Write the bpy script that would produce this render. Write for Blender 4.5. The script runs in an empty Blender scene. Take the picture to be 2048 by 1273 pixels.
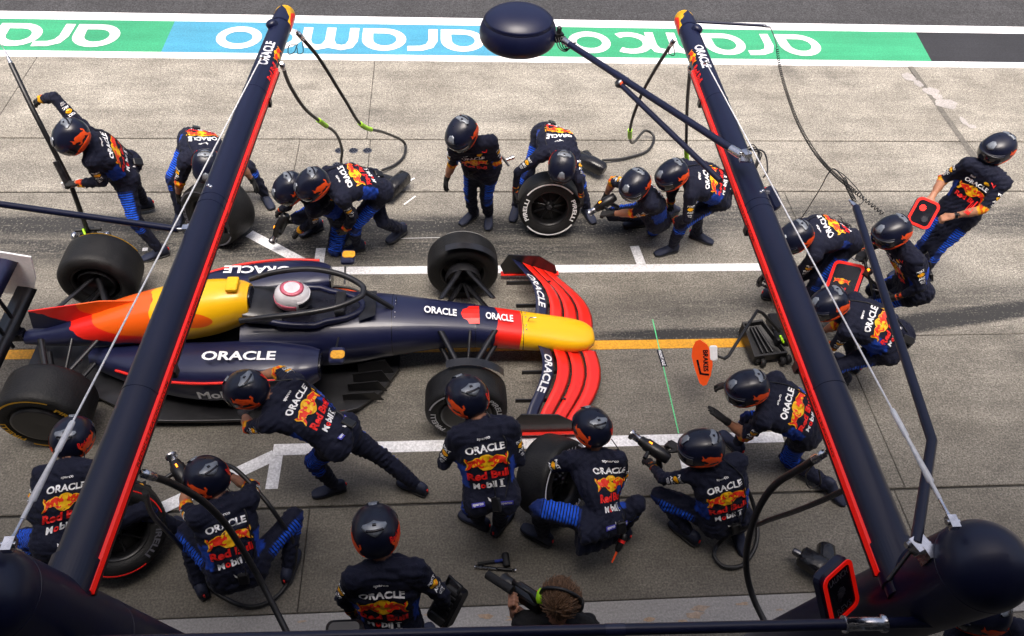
"""Pit stop seen from above the garage: camera, light, setting, gantry, car, crew, small things."""
import bpy, bmesh, math, random
import numpy as np
from mathutils import Vector, Matrix
from mathutils.bvhtree import BVHTree

random.seed(7)
scene = bpy.context.scene
R = math.radians
# ------------------------------------------------------------------ camera
cam_data = bpy.data.cameras.new('camera')
cam = bpy.data.objects.new('camera', cam_data)
scene.collection.objects.link(cam)
cam_data.sensor_width = 36.0
cam_data.lens = 1550.0 / 2048.0 * 36.0
cam_data.clip_start = 0.05
cam_data.clip_end = 500.0
_r, _u, _b = (0.997084, -0.059413, 0.047897), (0.01336, 0.75382, 0.656946), (-0.075137, -0.65439, 0.752415)
cam.matrix_world = Matrix(((_r[0], _u[0], _b[0], 0.0), (_r[1], _u[1], _b[1], 0.0), (_r[2], _u[2], _b[2], 6.0), (0, 0, 0, 1)))
scene.camera = cam
# ------------------------------------------------------------------ light
SUN_EL, SUN_AZ = 74.0, 262.0          # azimuth counted from +X, counter-clockwise: the sun stands behind the pit building
world = bpy.data.worlds.new('World')
scene.world = world
world.use_nodes = True
wn = world.node_tree
for n_ in list(wn.nodes):
    wn.nodes.remove(n_)
sky = wn.nodes.new('ShaderNodeTexSky')
sky.sky_type = 'NISHITA'
sky.sun_disc = False
sky.sun_elevation = R(SUN_EL)
sky.sun_rotation = R(90.0 - SUN_AZ)
sky.altitude = 50
sky.air_density = 0.6
sky.dust_density = 9.0
sky.ozone_density = 0.6
bg = wn.nodes.new('ShaderNodeBackground')
bg.inputs['Strength'].default_value = 0.15
wo = wn.nodes.new('ShaderNodeOutputWorld')
wn.links.new(sky.outputs[0], bg.inputs[0])
wn.links.new(bg.outputs[0], wo.inputs[0])
sun_data = bpy.data.lights.new('sun', 'SUN')
sun_data.energy = 1.5
sun_data.angle = R(38)
sun_data.color = (1.0, 0.97, 0.92)
sun = bpy.data.objects.new('sun', sun_data)
scene.collection.objects.link(sun)
_d = Vector((math.cos(R(SUN_EL)) * math.cos(R(SUN_AZ)), math.cos(R(SUN_EL)) * math.sin(R(SUN_AZ)), math.sin(R(SUN_EL))))
sun.rotation_euler = _d.to_track_quat('Z', 'Y').to_euler()
vs = scene.view_settings
vs.view_transform = 'Standard'
vs.look = 'None'
vs.exposure = 0.92
vs.gamma = 1.0
vs.use_curve_mapping = False
scene.cycles.max_bounces = 6
scene.cycles.use_denoising = True

# ------------------------------------------------------------------ materials
MATS = {}


def material(name, color, rough=0.5, metal=0.0, var=0.0, vscale=8.0, bump=0.0, bscale=60.0, coat=0.0, emit=0.0, spec=0.5):
    """Principled surface with a little noise in colour and relief."""
    if name in MATS:
        return MATS[name]
    m = bpy.data.materials.new(name)
    m.use_nodes = True
    t = m.node_tree
    p = t.nodes['Principled BSDF']
    p.inputs['Roughness'].default_value = rough
    p.inputs['Metallic'].default_value = metal
    p.inputs['Coat Weight'].default_value = coat
    p.inputs['Specular IOR Level'].default_value = spec
    c4 = (*color, 1.0)
    p.inputs['Base Color'].default_value = c4
    tc = t.nodes.new('ShaderNodeTexCoord')
    if var > 0:
        nz = t.nodes.new('ShaderNodeTexNoise')
        nz.inputs['Scale'].default_value = vscale
        nz.inputs['Detail'].default_value = 6
        t.links.new(tc.outputs['Object'], nz.inputs['Vector'])
        mr = t.nodes.new('ShaderNodeMapRange')
        mr.inputs['From Min'].default_value = 0.3
        mr.inputs['From Max'].default_value = 0.7
        mr.inputs['To Min'].default_value = 1.0 - var
        mr.inputs['To Max'].default_value = 1.0 + var
        t.links.new(nz.outputs['Fac'], mr.inputs['Value'])
        mx = t.nodes.new('ShaderNodeMix')
        mx.data_type = 'RGBA'
        mx.blend_type = 'MULTIPLY'
        mx.inputs['Factor'].default_value = 1.0
        mx.inputs['A'].default_value = c4
        t.links.new(mr.outputs[0], mx.inputs['B'])
        t.links.new(mx.outputs['Result'], p.inputs['Base Color'])
        mr2 = t.nodes.new('ShaderNodeMapRange')
        mr2.inputs['To Min'].default_value = max(0.02, rough - 0.12)
        mr2.inputs['To Max'].default_value = min(1.0, rough + 0.12)
        t.links.new(nz.outputs['Fac'], mr2.inputs['Value'])
        t.links.new(mr2.outputs[0], p.inputs['Roughness'])
    if bump > 0:
        nb = t.nodes.new('ShaderNodeTexNoise')
        nb.inputs['Scale'].default_value = bscale
        nb.inputs['Detail'].default_value = 4
        t.links.new(tc.outputs['Object'], nb.inputs['Vector'])
        b = t.nodes.new('ShaderNodeBump')
        b.inputs['Strength'].default_value = bump
        b.inputs['Distance'].default_value = 0.01
        t.links.new(nb.outputs['Fac'], b.inputs['Height'])
        t.links.new(b.outputs[0], p.inputs['Normal'])
    if emit > 0:
        p.inputs['Emission Color'].default_value = c4
        p.inputs['Emission Strength'].default_value = emit
    MATS[name] = m
    return m


NAVY = (0.0036, 0.0058, 0.029)
material('gantry_navy', NAVY, 0.40, 0.0, 0.12, 3.0, coat=0.08, spec=0.42)
material('helmet_navy', (0.0050, 0.0068, 0.020), 0.32, 0.0, 0.2, 9.0, coat=0.10, spec=0.4)
material('car_navy', (0.0085, 0.0110, 0.044), 0.38, 0.0, 0.10, 4.0, coat=0.3)
material('carbon', (0.012, 0.012, 0.014), 0.36, 0.0, 0.25, 14.0, coat=0.2)
material('rubber', (0.011, 0.011, 0.012), 0.62, 0.0, 0.25, 10.0, bump=0.15, bscale=90)
material('tyre_tread', (0.011, 0.011, 0.0115), 0.55, 0.0, 0.4, 7.0, bump=0.35, bscale=70, spec=0.3)
material('black_plastic', (0.008, 0.008, 0.009), 0.38, 0.0, 0.25, 12.0)
material('black_vinyl', (0.010, 0.010, 0.012), 0.22, 0.0, 0.2, 12.0, bump=0.5, bscale=25)
material('glove_black', (0.011, 0.011, 0.012), 0.75, 0.0, 0.3, 25.0, bump=0.3, bscale=120)
material('shoe_navy', (0.012, 0.017, 0.042), 0.7, 0.0, 0.3, 25.0, bump=0.2, bscale=120)
material('visor', (0.012, 0.012, 0.014), 0.06, 0.0, coat=0.6)
material('vent_grey', (0.17, 0.19, 0.22), 0.3, 0.2, 0.2, 20.0)
material('steel', (0.62, 0.62, 0.64), 0.25, 1.0, 0.2, 30.0)
material('dark_steel', (0.16, 0.16, 0.17), 0.35, 1.0, 0.25, 30.0)
material('white_print', (0.88, 0.88, 0.89), 0.55, 0.0, 0.06, 40.0)
material('red_print', (0.88, 0.016, 0.012), 0.5, 0.0, 0.08, 40.0)
material('orange_print', (0.90, 0.085, 0.008), 0.5, 0.0, 0.08, 40.0)
material('yellow_print', (0.95, 0.52, 0.005), 0.5, 0.0, 0.06, 40.0)
material('blue_tag', (0.05, 0.05, 0.42), 0.5, 0.0, 0.08, 40.0)
material('car_yellow', (0.93, 0.50, 0.004), 0.35, 0.0, 0.05, 6.0, coat=0.3)
material('car_red', (0.84, 0.018, 0.008), 0.4, 0.0, 0.06, 6.0, coat=0.3)
material('led_red', (0.90, 0.010, 0.004), 0.4, emit=0.16)
material('led_dot', (1.0, 0.03, 0.02), 0.4, emit=2.2)
material('led_amber', (1.0, 0.25, 0.01), 0.4, emit=2.0)
material('panel_black', (0.006, 0.006, 0.012), 0.25, 0.0, 0.2, 10)
material('dim_print', (0.10, 0.10, 0.12), 0.5)
material('brake_orange', (0.92, 0.09, 0.005), 0.5, 0.0, 0.05, 9.0)
material('lime', (0.42, 0.85, 0.01), 0.5, 0.0, 0.1, 20.0)
material('hose_rubber', (0.013, 0.013, 0.014), 0.45, 0.0, 0.25, 20.0, bump=0.2, bscale=60)
material('cable_white', (0.85, 0.85, 0.85), 0.45, 0.1, 0.12, 40.0)
material('skin', (0.42, 0.20, 0.12), 0.5, 0.0, 0.1, 20.0)
material('hair', (0.16, 0.085, 0.042), 0.6, 0.0, 0.4, 60.0, bump=0.8, bscale=140)
material('driver_white', (0.75, 0.72, 0.74), 0.3, 0.0, 0.1, 10, coat=0.4)
material('driver_pink', (0.62, 0.12, 0.18), 0.3, 0.0, 0.1, 10, coat=0.4)
material('black_shirt', (0.013, 0.013, 0.014), 0.85, 0.0, 0.3, 20.0, bump=0.3, bscale=50)
material('wall_paint', (0.20, 0.20, 0.205), 0.8, 0.0, 0.15, 2.0, bump=0.1)
material('roof_grey', (0.10, 0.10, 0.105), 0.8, 0.0, 0.15, 2.0, bump=0.1)
material('blue_handle', (0.01, 0.03, 0.25), 0.45, 0.0, 0.15, 20)


def ground_material(name, c_lo, c_hi, speck=0.35, fine=170.0, rubber_marks=False, wear=False, rough=0.85, bump=0.35, dirt=0.0, streak=True):
    """Concrete, asphalt or ground paint in world coordinates: mottling, aggregate speckle, streaks along the lane, skid marks."""
    m = bpy.data.materials.new(name)
    m.use_nodes = True
    t = m.node_tree
    L = t.links
    p = t.nodes['Principled BSDF']
    p.inputs['Roughness'].default_value = rough
    geo = t.nodes.new('ShaderNodeNewGeometry')

    def noise(scale, detail=5, vec=None, rough_=0.6):
        n = t.nodes.new('ShaderNodeTexNoise')
        n.inputs['Scale'].default_value = scale
        n.inputs['Detail'].default_value = detail
        n.inputs['Roughness'].default_value = rough_
        L.new(vec if vec else geo.outputs['Position'], n.inputs['Vector'])
        return n.outputs['Fac']

    def mapping(scale, loc=(0, 0, 0), rotz=0.0):
        n = t.nodes.new('ShaderNodeMapping')
        n.inputs['Scale'].default_value = scale
        n.inputs['Location'].default_value = loc
        n.inputs['Rotation'].default_value = (0, 0, rotz)
        L.new(geo.outputs['Position'], n.inputs['Vector'])
        return n.outputs[0]

    def ramp(v, a, b, lo=0.0, hi=1.0):
        n = t.nodes.new('ShaderNodeMapRange')
        n.inputs['From Min'].default_value = a
        n.inputs['From Max'].default_value = b
        n.inputs['To Min'].default_value = lo
        n.inputs['To Max'].default_value = hi
        L.new(v, n.inputs['Value'])
        return n.outputs[0]

    def mul(a, b):
        n = t.nodes.new('ShaderNodeMath')
        n.operation = 'MULTIPLY'
        for k, x in enumerate((a, b)):
            if isinstance(x, float):
                n.inputs[k].default_value = x
            else:
                L.new(x, n.inputs[k])
        return n.outputs[0]

    def mix(f, a, b, mode='MIX'):
        n = t.nodes.new('ShaderNodeMix')
        n.clamp_factor = True
        n.data_type = 'RGBA'
        n.blend_type = mode
        for key, x in (('Factor', f), ('A', a), ('B', b)):
            if isinstance(x, (float, tuple)):
                n.inputs[key].default_value = x if isinstance(x, float) else (*x, 1.0)
            else:
                L.new(x, n.inputs[key])
        return n.outputs['Result']
    big = noise(0.9, 8)
    col = mix(ramp(big, 0.35, 0.68), c_lo, c_hi)
    if streak:
        st = noise(1.0, 6, mapping((0.35, 5.0, 1)))
        col = mix(1.0, col, ramp(st, 0.3, 0.7, 0.84, 1.12), 'MULTIPLY')
    sp = noise(fine, 2)
    col = mix(1.0, col, ramp(sp, 0.3, 0.72, 1.0 - speck, 1.0 + speck), 'MULTIPLY')
    sp2 = noise(fine * 0.37, 3)
    col = mix(1.0, col, ramp(sp2, 0.35, 0.65, 0.80, 1.18), 'MULTIPLY')
    if dirt > 0:
        dn = noise(2.2, 10, None, 0.72)
        col = mix(mul(ramp(dn, 0.5, 0.72), dirt), col, (0.07, 0.062, 0.05))
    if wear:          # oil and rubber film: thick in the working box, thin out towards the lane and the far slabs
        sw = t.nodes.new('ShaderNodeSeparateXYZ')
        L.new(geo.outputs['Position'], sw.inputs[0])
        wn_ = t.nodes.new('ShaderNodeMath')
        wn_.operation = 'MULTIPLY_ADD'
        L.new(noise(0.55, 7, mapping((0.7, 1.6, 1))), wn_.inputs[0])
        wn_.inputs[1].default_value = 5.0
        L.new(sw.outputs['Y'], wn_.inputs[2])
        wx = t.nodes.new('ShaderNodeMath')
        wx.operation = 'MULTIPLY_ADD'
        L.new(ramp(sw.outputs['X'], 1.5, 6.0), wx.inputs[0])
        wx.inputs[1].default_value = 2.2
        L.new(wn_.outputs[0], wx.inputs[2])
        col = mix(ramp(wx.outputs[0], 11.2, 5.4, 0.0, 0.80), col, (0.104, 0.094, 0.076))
        col = mix(1.0, col, ramp(sp, 0.3, 0.72, 0.74, 1.28), 'MULTIPLY')
        col = mix(1.0, col, ramp(noise(1.7, 9, mapping((1.0, 1.8, 1), (4.0, 2.0, 0)), 0.68), 0.32, 0.70, 0.80, 1.26), 'MULTIPLY')
        col = mix(ramp(noise(34.0, 2, mapping((1, 1, 1), (9.1, 3.3, 0))), 0.70, 0.76, 0.0, 0.55), col, (0.33, 0.32, 0.30))
        oil = noise(0.9, 5, mapping((1, 1.3, 1), (1.3, 7.7, 0)), 0.55)
        col = mix(ramp(oil, 0.60, 0.72, 0.0, 0.5), col, (0.035, 0.033, 0.030))
    if rubber_marks:
        sep = t.nodes.new('ShaderNodeSeparateXYZ')
        L.new(geo.outputs['Position'], sep.inputs[0])
        grain = ramp(noise(1.0, 9, mapping((1.2, 14.0, 1), (3.1, 1.7, 0), R(2.5)), 0.75), 0.30, 0.52)
        fleck = ramp(noise(40.0, 3), 0.28, 0.52)
        for yc, sl_, w_, x0, x1, s_ in ((6.62, -.012, .22, -6.0, 3.2, 1.7), (6.25, -.012, .35, -6.0, 2.4, 1.0), (4.50, .125, .12, 3.0, 9.5, 2.2), (4.30, .145, .08, 3.2, 9.5, 1.8), (4.95, .01, .09, 1.0, 4.0, 2.0), (5.24, .035, .3, 1.0, 9.0, .6),
                                        (7.55, -.012, .25, -7.0, 2.0, .28), (6.9, -.03, .45, 1.5, 9.0, .9), (4.2, .0, .3, -7.0, .6, .3), (8.75, -.012, .2, -3.0, 3.0, .22), (2.75, .0, .4, -4, 4, .2)):
            d = t.nodes.new('ShaderNodeMath')
            d.operation = 'SUBTRACT'
            wob = t.nodes.new('ShaderNodeMath')
            wob.operation = 'MULTIPLY_ADD'
            L.new(sep.outputs['X'], wob.inputs[0])
            wob.inputs[1].default_value = sl_
            wob.inputs[2].default_value = yc
            L.new(sep.outputs['Y'], d.inputs[0])
            L.new(wob.outputs[0], d.inputs[1])
            ab = t.nodes.new('ShaderNodeMath')
            ab.operation = 'ABSOLUTE'
            L.new(d.outputs[0], ab.inputs[0])
            band = ramp(ab.outputs[0], w_, w_ * 0.25)
            band = mul(band, ramp(sep.outputs['X'], x0, x0 + 1.2))
            band = mul(band, ramp(sep.outputs['X'], x1, x1 - 1.2))
            band = mul(mul(mul(band, grain), fleck), s_)
            col = mix(band, col, (0.028, 0.028, 0.028))
        # scattered thin scuffs at an angle
        sc = noise(1.0, 3, mapping((3.5, 40.0, 1), (0.2, 0.9, 0), R(38)), 0.5)
        col = mix(mul(ramp(sc, 0.66, 0.74), 0.30), col, (0.05, 0.05, 0.05))
        sc = noise(1.0, 3, mapping((2.5, 45.0, 1), (5.2, 0.3, 0), R(-24)), 0.5)
        col = mix(mul(ramp(sc, 0.67, 0.75), 0.25), col, (0.42, 0.40, 0.37))
    L.new(col, p.inputs['Base Color'])
    if bump > 0:
        b = t.nodes.new('ShaderNodeBump')
        b.inputs['Strength'].default_value = bump
        b.inputs['Distance'].default_value = 0.004
        L.new(sp2, b.inputs['Height'])
        L.new(b.outputs[0], p.inputs['Normal'])
    MATS[name] = m
    return m


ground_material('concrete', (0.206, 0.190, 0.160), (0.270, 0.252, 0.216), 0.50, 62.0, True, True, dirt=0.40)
ground_material('joint', (0.03, 0.028, 0.026), (0.06, 0.056, 0.05), 0.3, 90.0)
ground_material('asphalt', (0.032, 0.032, 0.034), (0.045, 0.045, 0.048), 0.85, 55.0, bump=0.6)
ground_material('asphalt_dark', (0.014, 0.015, 0.019), (0.022, 0.023, 0.028), 0.4, 90.0)
ground_material('paint_white', (0.66, 0.66, 0.66), (0.80, 0.80, 0.80), 0.06, 120.0, rough=0.6, bump=0.1, dirt=0.10)
ground_material('paint_line', (0.70, 0.70, 0.71), (0.82, 0.82, 0.83), 0.08, 120.0, rough=0.6, bump=0.1, dirt=0.12)
ground_material('paint_green', (0.026, 0.245, 0.115), (0.036, 0.30, 0.145), 0.08, 120.0, rough=0.6, bump=0.1, dirt=0.05)
ground_material('paint_blue', (0.044, 0.225, 0.345), (0.060, 0.27, 0.40), 0.08, 120.0, rough=0.6, bump=0.1, dirt=0.05)
ground_material('paint_yellow', (0.66, 0.30, 0.012), (0.80, 0.39, 0.02), 0.10, 120.0, rough=0.6, bump=0.1, dirt=0.12)
ground_material('paint_thin_green', (0.10, 0.55, 0.22), (0.12, 0.65, 0.28), 0.1, 120.0, rough=0.6, bump=0.1)
ground_material('seam_fill', (0.10, 0.092, 0.08), (0.15, 0.14, 0.122), 0.35, 70.0)
ground_material('patch_pale', (0.27, 0.255, 0.245), (0.36, 0.335, 0.315), 0.15, 120.0)
ground_material('channel_metal', (0.24, 0.235, 0.23), (0.33, 0.32, 0.305), 0.10, 160.0, rough=0.55, bump=0.1, dirt=0.0)
ground_material('paint_rust', (0.40, 0.26, 0.15), (0.33, 0.30, 0.27), 0.15, 90.0)

# ------------------------------------------------------------------ geometry helpers
COL = scene.collection


class MB:
    """Collects polygons (with a material index each) for one mesh."""

    def __init__(self):
        self.v, self.f, self.m, self.s = [], [], [], []

    def add(self, verts, faces, mi=0, smooth=False):
        o = len(self.v)
        self.v += [tuple(p) for p in verts]
        self.f += [tuple(i + o for i in f) for f in faces]
        self.m += [mi] * len(faces)
        self.s += [smooth] * len(faces)
        return self

    def box(self, c, s, rz=0.0, mi=0, M=None):
        x, y, z = s[0] / 2, s[1] / 2, s[2] / 2
        vs_ = [Vector((sx * x, sy * y, sz * z)) for sz in (-1, 1) for sy in (-1, 1) for sx in (-1, 1)]
        Q = Matrix.Translation(c) @ (M if M else Matrix.Rotation(rz, 4, 'Z'))
        return self.add([Q @ p for p in vs_], [(0, 2, 3, 1), (4, 5, 7, 6), (0, 1, 5, 4), (2, 6, 7, 3), (0, 4, 6, 2), (1, 3, 7, 5)], mi)

    def rbox(self, c, s, r=0.02, M=None, mi=0, n=4):
        """Box with rounded vertical edges and chamfered rims, local z the thickness."""
        pts = rrect(s[0], s[1], r, n)
        ch = min(r * 0.5, s[2] * 0.3)
        sx, sy = (s[0] - 2 * ch) / s[0], (s[1] - 2 * ch) / s[1]
        h = s[2] / 2
        rings = [[(x * sx, y * sy, -h) for x, y in pts], [(x, y, -h + ch) for x, y in pts], [(x, y, h - ch) for x, y in pts], [(x * sx, y * sy, h) for x, y in pts]]
        Q = Matrix.Translation(c) @ (M if M else Matrix.Identity(4))
        return self.loft([[Q @ Vector(p) for p in r_] for r_ in rings], mi, smooth=False)

    def loft(self, rings, mi=0, caps=True, smooth=True, closed=True):
        n = len(rings[0])
        vs_ = [p for r_ in rings for p in r_]
        fs = []
        for i in range(len(rings) - 1):
            for j in range(n if closed else n - 1):
                a, b = i * n + j, i * n + (j + 1) % n
                fs.append((a, b, b + n, a + n))
        self.add(vs_, fs, mi, smooth)
        if caps and closed:
            self.add(rings[0], [tuple(range(n))[::-1]], mi)
            self.add(rings[-1], [tuple(range(n))], mi)
        return self

    def tube(self, pts, rad, n=10, mi=0, caps=True, smooth=True):
        pts = [Vector(p) for p in pts]
        rs = rad if isinstance(rad, (list, tuple)) else [rad] * len(pts)
        t0 = (pts[1] - pts[0]).normalized()
        up = Vector((0, 0, 1)) if abs(t0.z) < 0.9 else Vector((1, 0, 0))
        nx = t0.cross(up).normalized()
        rings = []
        for i, p in enumerate(pts):
            if i == 0:
                t = t0
            elif i == len(pts) - 1:
                t = (pts[i] - pts[i - 1]).normalized()
            else:
                t = ((pts[i] - pts[i - 1]).normalized() + (pts[i + 1] - pts[i]).normalized())
                t = t.normalized() if t.length > 1e-6 else t0
            nx = (nx - t * nx.dot(t)).normalized()
            ny = t.cross(nx)
            rings.append([p + (nx * math.cos(a) + ny * math.sin(a)) * rs[i] for a in [2 * math.pi * k / n for k in range(n)]])
        return self.loft(rings, mi, caps, smooth)

    def lathe(self, prof, M, n=32, mi=0, caps=False, smooth=True):
        """prof: (radius, height) pairs turned round local z."""
        rings = [[M @ Vector((r_ * math.cos(2 * math.pi * k / n), r_ * math.sin(2 * math.pi * k / n), z)) for k in range(n)] for r_, z in prof]
        return self.loft(rings, mi, caps, smooth)

    def prism(self, poly, z0, z1, M=None, mi=0):
        M = M if M else Matrix.Identity(4)
        n = len(poly)
        lo = [M @ Vector((x, y, z0)) for x, y in poly]
        hi = [M @ Vector((x, y, z1)) for x, y in poly]
        self.add(lo + hi, [tuple(range(n))[::-1], tuple(range(n, 2 * n))] + [(i, (i + 1) % n, n + (i + 1) % n, n + i) for i in range(n)], mi)
        return self

    def sheet(self, poly, z, M=None, mi=0):
        M = M if M else Matrix.Identity(4)
        return self.add([M @ Vector((x, y, z)) for x, y in poly], [tuple(range(len(poly)))], mi)

    def mesh(self, name, mats):
        me = bpy.data.meshes.new(name)
        me.from_pydata(self.v, [], self.f)
        for m_ in (mats if isinstance(mats, (list, tuple)) else [mats]):
            me.materials.append(MATS[m_] if isinstance(m_, str) else m_)
        me.polygons.foreach_set('material_index', self.m)
        me.polygons.foreach_set('use_smooth', self.s)
        me.update()
        return me

    def build(self, name, mats, parent=None):
        """Vertices are in world metres; under a parent they are counted from the parent's place."""
        me = self.mesh(name, mats)
        o = bpy.data.objects.new(name, me)
        COL.objects.link(o)
        if parent is not None:
            o.parent = parent
            off = world_place(parent)
            me.transform(Matrix.Translation(-off))
        return o


def world_place(o):
    p = Vector((0, 0, 0))
    while o is not None:
        p += o.location
        o = o.parent
    return p


def rrect(w, h, r, n=4):
    r = min(r, w / 2 - 1e-4, h / 2 - 1e-4)
    out = []
    for cx, cy, a0 in ((w / 2 - r, h / 2 - r, 0), (-w / 2 + r, h / 2 - r, 90), (-w / 2 + r, -h / 2 + r, 180), (w / 2 - r, -h / 2 + r, 270)):
        for k in range(n + 1):
            a = R(a0 + 90 * k / n)
            out.append((cx + r * math.cos(a), cy + r * math.sin(a)))
    return out


def spline(pts, n=8):
    """Catmull-Rom through the points."""
    P = [Vector(p) for p in pts]
    P = [P[0] * 2 - P[1]] + P + [P[-1] * 2 - P[-2]]
    out = []
    for i in range(1, len(P) - 2):
        for k in range(n):
            t = k / n
            a, b, c, d = P[i - 1], P[i], P[i + 1], P[i + 2]
            out.append(0.5 * ((2 * b) + (c - a) * t + (2 * a - 5 * b + 4 * c - d) * t * t + (3 * b - a - 3 * c + d) * t ** 3))
    out.append(P[-2])
    return out


def frame(x, zhint=(0, 0, 1), loc=(0, 0, 0)):
    """Matrix whose x axis is x and whose z leans to zhint."""
    x = Vector(x).normalized()
    z = Vector(zhint)
    y = z.cross(x)
    if y.length < 1e-4:
        y = Vector((0, 1, 0)).cross(x)
    y.normalize()
    z = x.cross(y)
    return Matrix(((x.x, y.x, z.x, loc[0]), (x.y, y.y, z.y, loc[1]), (x.z, y.z, z.z, loc[2]), (0, 0, 0, 1)))


def zframe(z, xhint=(1, 0, 0), loc=(0, 0, 0)):
    z = Vector(z).normalized()
    y = z.cross(Vector(xhint))
    if y.length < 1e-4:
        y = z.cross(Vector((0, 1, 0)))
    y.normalize()
    x = y.cross(z)
    return Matrix(((x.x, y.x, z.x, loc[0]), (x.y, y.y, z.y, loc[1]), (x.z, y.z, z.z, loc[2]), (0, 0, 0, 1)))


def thing(name, label, cat, loc=(0, 0, 0), group=None):
    o = bpy.data.objects.new(name, None)
    o.empty_display_size = 0.1
    COL.objects.link(o)
    o.location = loc
    return tag(o, label, cat, group)


def tag(o, label, cat, group=None):
    o['label'] = label
    o['category'] = cat
    if group:
        o['group'] = group
    return o


def struct(o, kind='structure'):
    o['kind'] = kind
    return o


_text_cache = {}


def text2d(s, width=None, height=None, bold=0.0, fine=0.03):
    """Flat lettering as (points, triangles), centred on the origin, scaled to the wanted width and height."""
    key = (s, bold)
    if key not in _text_cache:
        c = bpy.data.curves.new('lettering', 'FONT')
        c.body = s
        c.size = 1.0
        c.offset = bold
        c.resolution_u = 3
        o = bpy.data.objects.new('lettering', c)
        COL.objects.link(o)
        dg = bpy.context.evaluated_depsgraph_get()
        me = bpy.data.meshes.new_from_object(o.evaluated_get(dg))
        bpy.data.objects.remove(o)
        bpy.data.curves.remove(c)
        bm = bmesh.new()
        bm.from_mesh(me)
        bpy.data.meshes.remove(me)
        bmesh.ops.triangulate(bm, faces=bm.faces[:])
        _text_cache[key] = ([(v.co.x, v.co.y) for v in bm.verts], [tuple(v.index for v in f.verts) for f in bm.faces])
        bm.free()
    vv, ff = _text_cache[key]
    xs, ys = [p[0] for p in vv], [p[1] for p in vv]
    w, h = max(xs) - min(xs), max(ys) - min(ys)
    cx, cy = (max(xs) + min(xs)) / 2, (max(ys) + min(ys)) / 2
    sx = width / w if width else height / h
    sy = height / h if height else sx
    return [((x - cx) * sx, (y - cy) * sy) for x, y in vv], ff


def refine(pts, tris, maxlen=0.03):
    """Cut long triangle edges so that flat print can follow a curved surface."""
    bm = bmesh.new()
    vs_ = [bm.verts.new((x, y, 0)) for x, y in pts]
    for t in tris:
        try:
            bm.faces.new([vs_[i] for i in t])
        except ValueError:
            pass
    for _ in range(4):
        es = [e for e in bm.edges if e.calc_length() > maxlen]
        if not es:
            break
        bmesh.ops.subdivide_edges(bm, edges=es, cuts=1)
        bmesh.ops.triangulate(bm, faces=bm.faces[:])
    bm.verts.index_update()
    out = [(v.co.x, v.co.y) for v in bm.verts], [tuple(v.index for v in f.verts) for f in bm.faces]
    bm.free()
    return out


def poly2d(poly):
    bm = bmesh.new()
    f = bm.faces.new([bm.verts.new((x, y, 0)) for x, y in poly])
    bm.normal_update()
    if f.normal.z < 0:
        f.normal_flip()
    bmesh.ops.triangulate(bm, faces=bm.faces[:])
    bm.verts.index_update()
    out = [(v.co.x, v.co.y) for v in bm.verts], [tuple(v.index for v in f.verts) for f in bm.faces]
    bm.free()
    return out


BULL = [(-.50, .18), (-.47, .31), (-.39, .25), (-.43, .17), (-.37, .13), (-.26, .21), (-.10, .25), (.06, .31), (.19, .29), (.29, .19), (.35, .22), (.43, .36), (.42, .21),
        (.51, .11), (.47, .02), (.36, .04), (.26, -.02), (.20, -.10), (.30, -.17), (.42, -.14), (.39, -.24), (.24, -.27), (.12, -.14), (.02, -.10), (-.12, -.12),
        (-.21, -.06), (-.27, -.17), (-.37, -.28), (-.51, -.31), (-.46, -.20), (-.39, -.12), (-.40, .02), (-.46, .09)]


def disc(r, n=24, rx=1.0, ry=1.0):
    return [(r * rx * math.cos(2 * math.pi * k / n), r * ry * math.sin(2 * math.pi * k / n)) for k in range(n)]


def emblem(w):
    """Two charging bulls before a sun: list of (points, tris, material, layer)."""
    out = [(*refine(*poly2d([(x, y) for x, y in disc(w * 0.22)]), 0.03), 'yellow_print', 0)]
    for s in (-1, 1):
        pb = [(s * (-0.27 * w + x * 0.47 * w), y * 0.50 * w) for x, y in BULL]
        out.append((*refine(*poly2d([(x * 1.06, y * 1.1) for x, y in pb]), 0.03), 'yellow_print', 1))
        out.append((*refine(*poly2d(pb), 0.03), 'red_bull_print', 2))
    return out


material('red_bull_print', (0.86, 0.030, 0.008), 0.5, 0.0, 0.08, 40.0)

# ================================================================== the setting
mb = MB()
mb.sheet([(-150, -60), (150, -60), (150, 200), (-150, 200)], -0.030)
struct(mb.build('ground', 'asphalt'))

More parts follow.
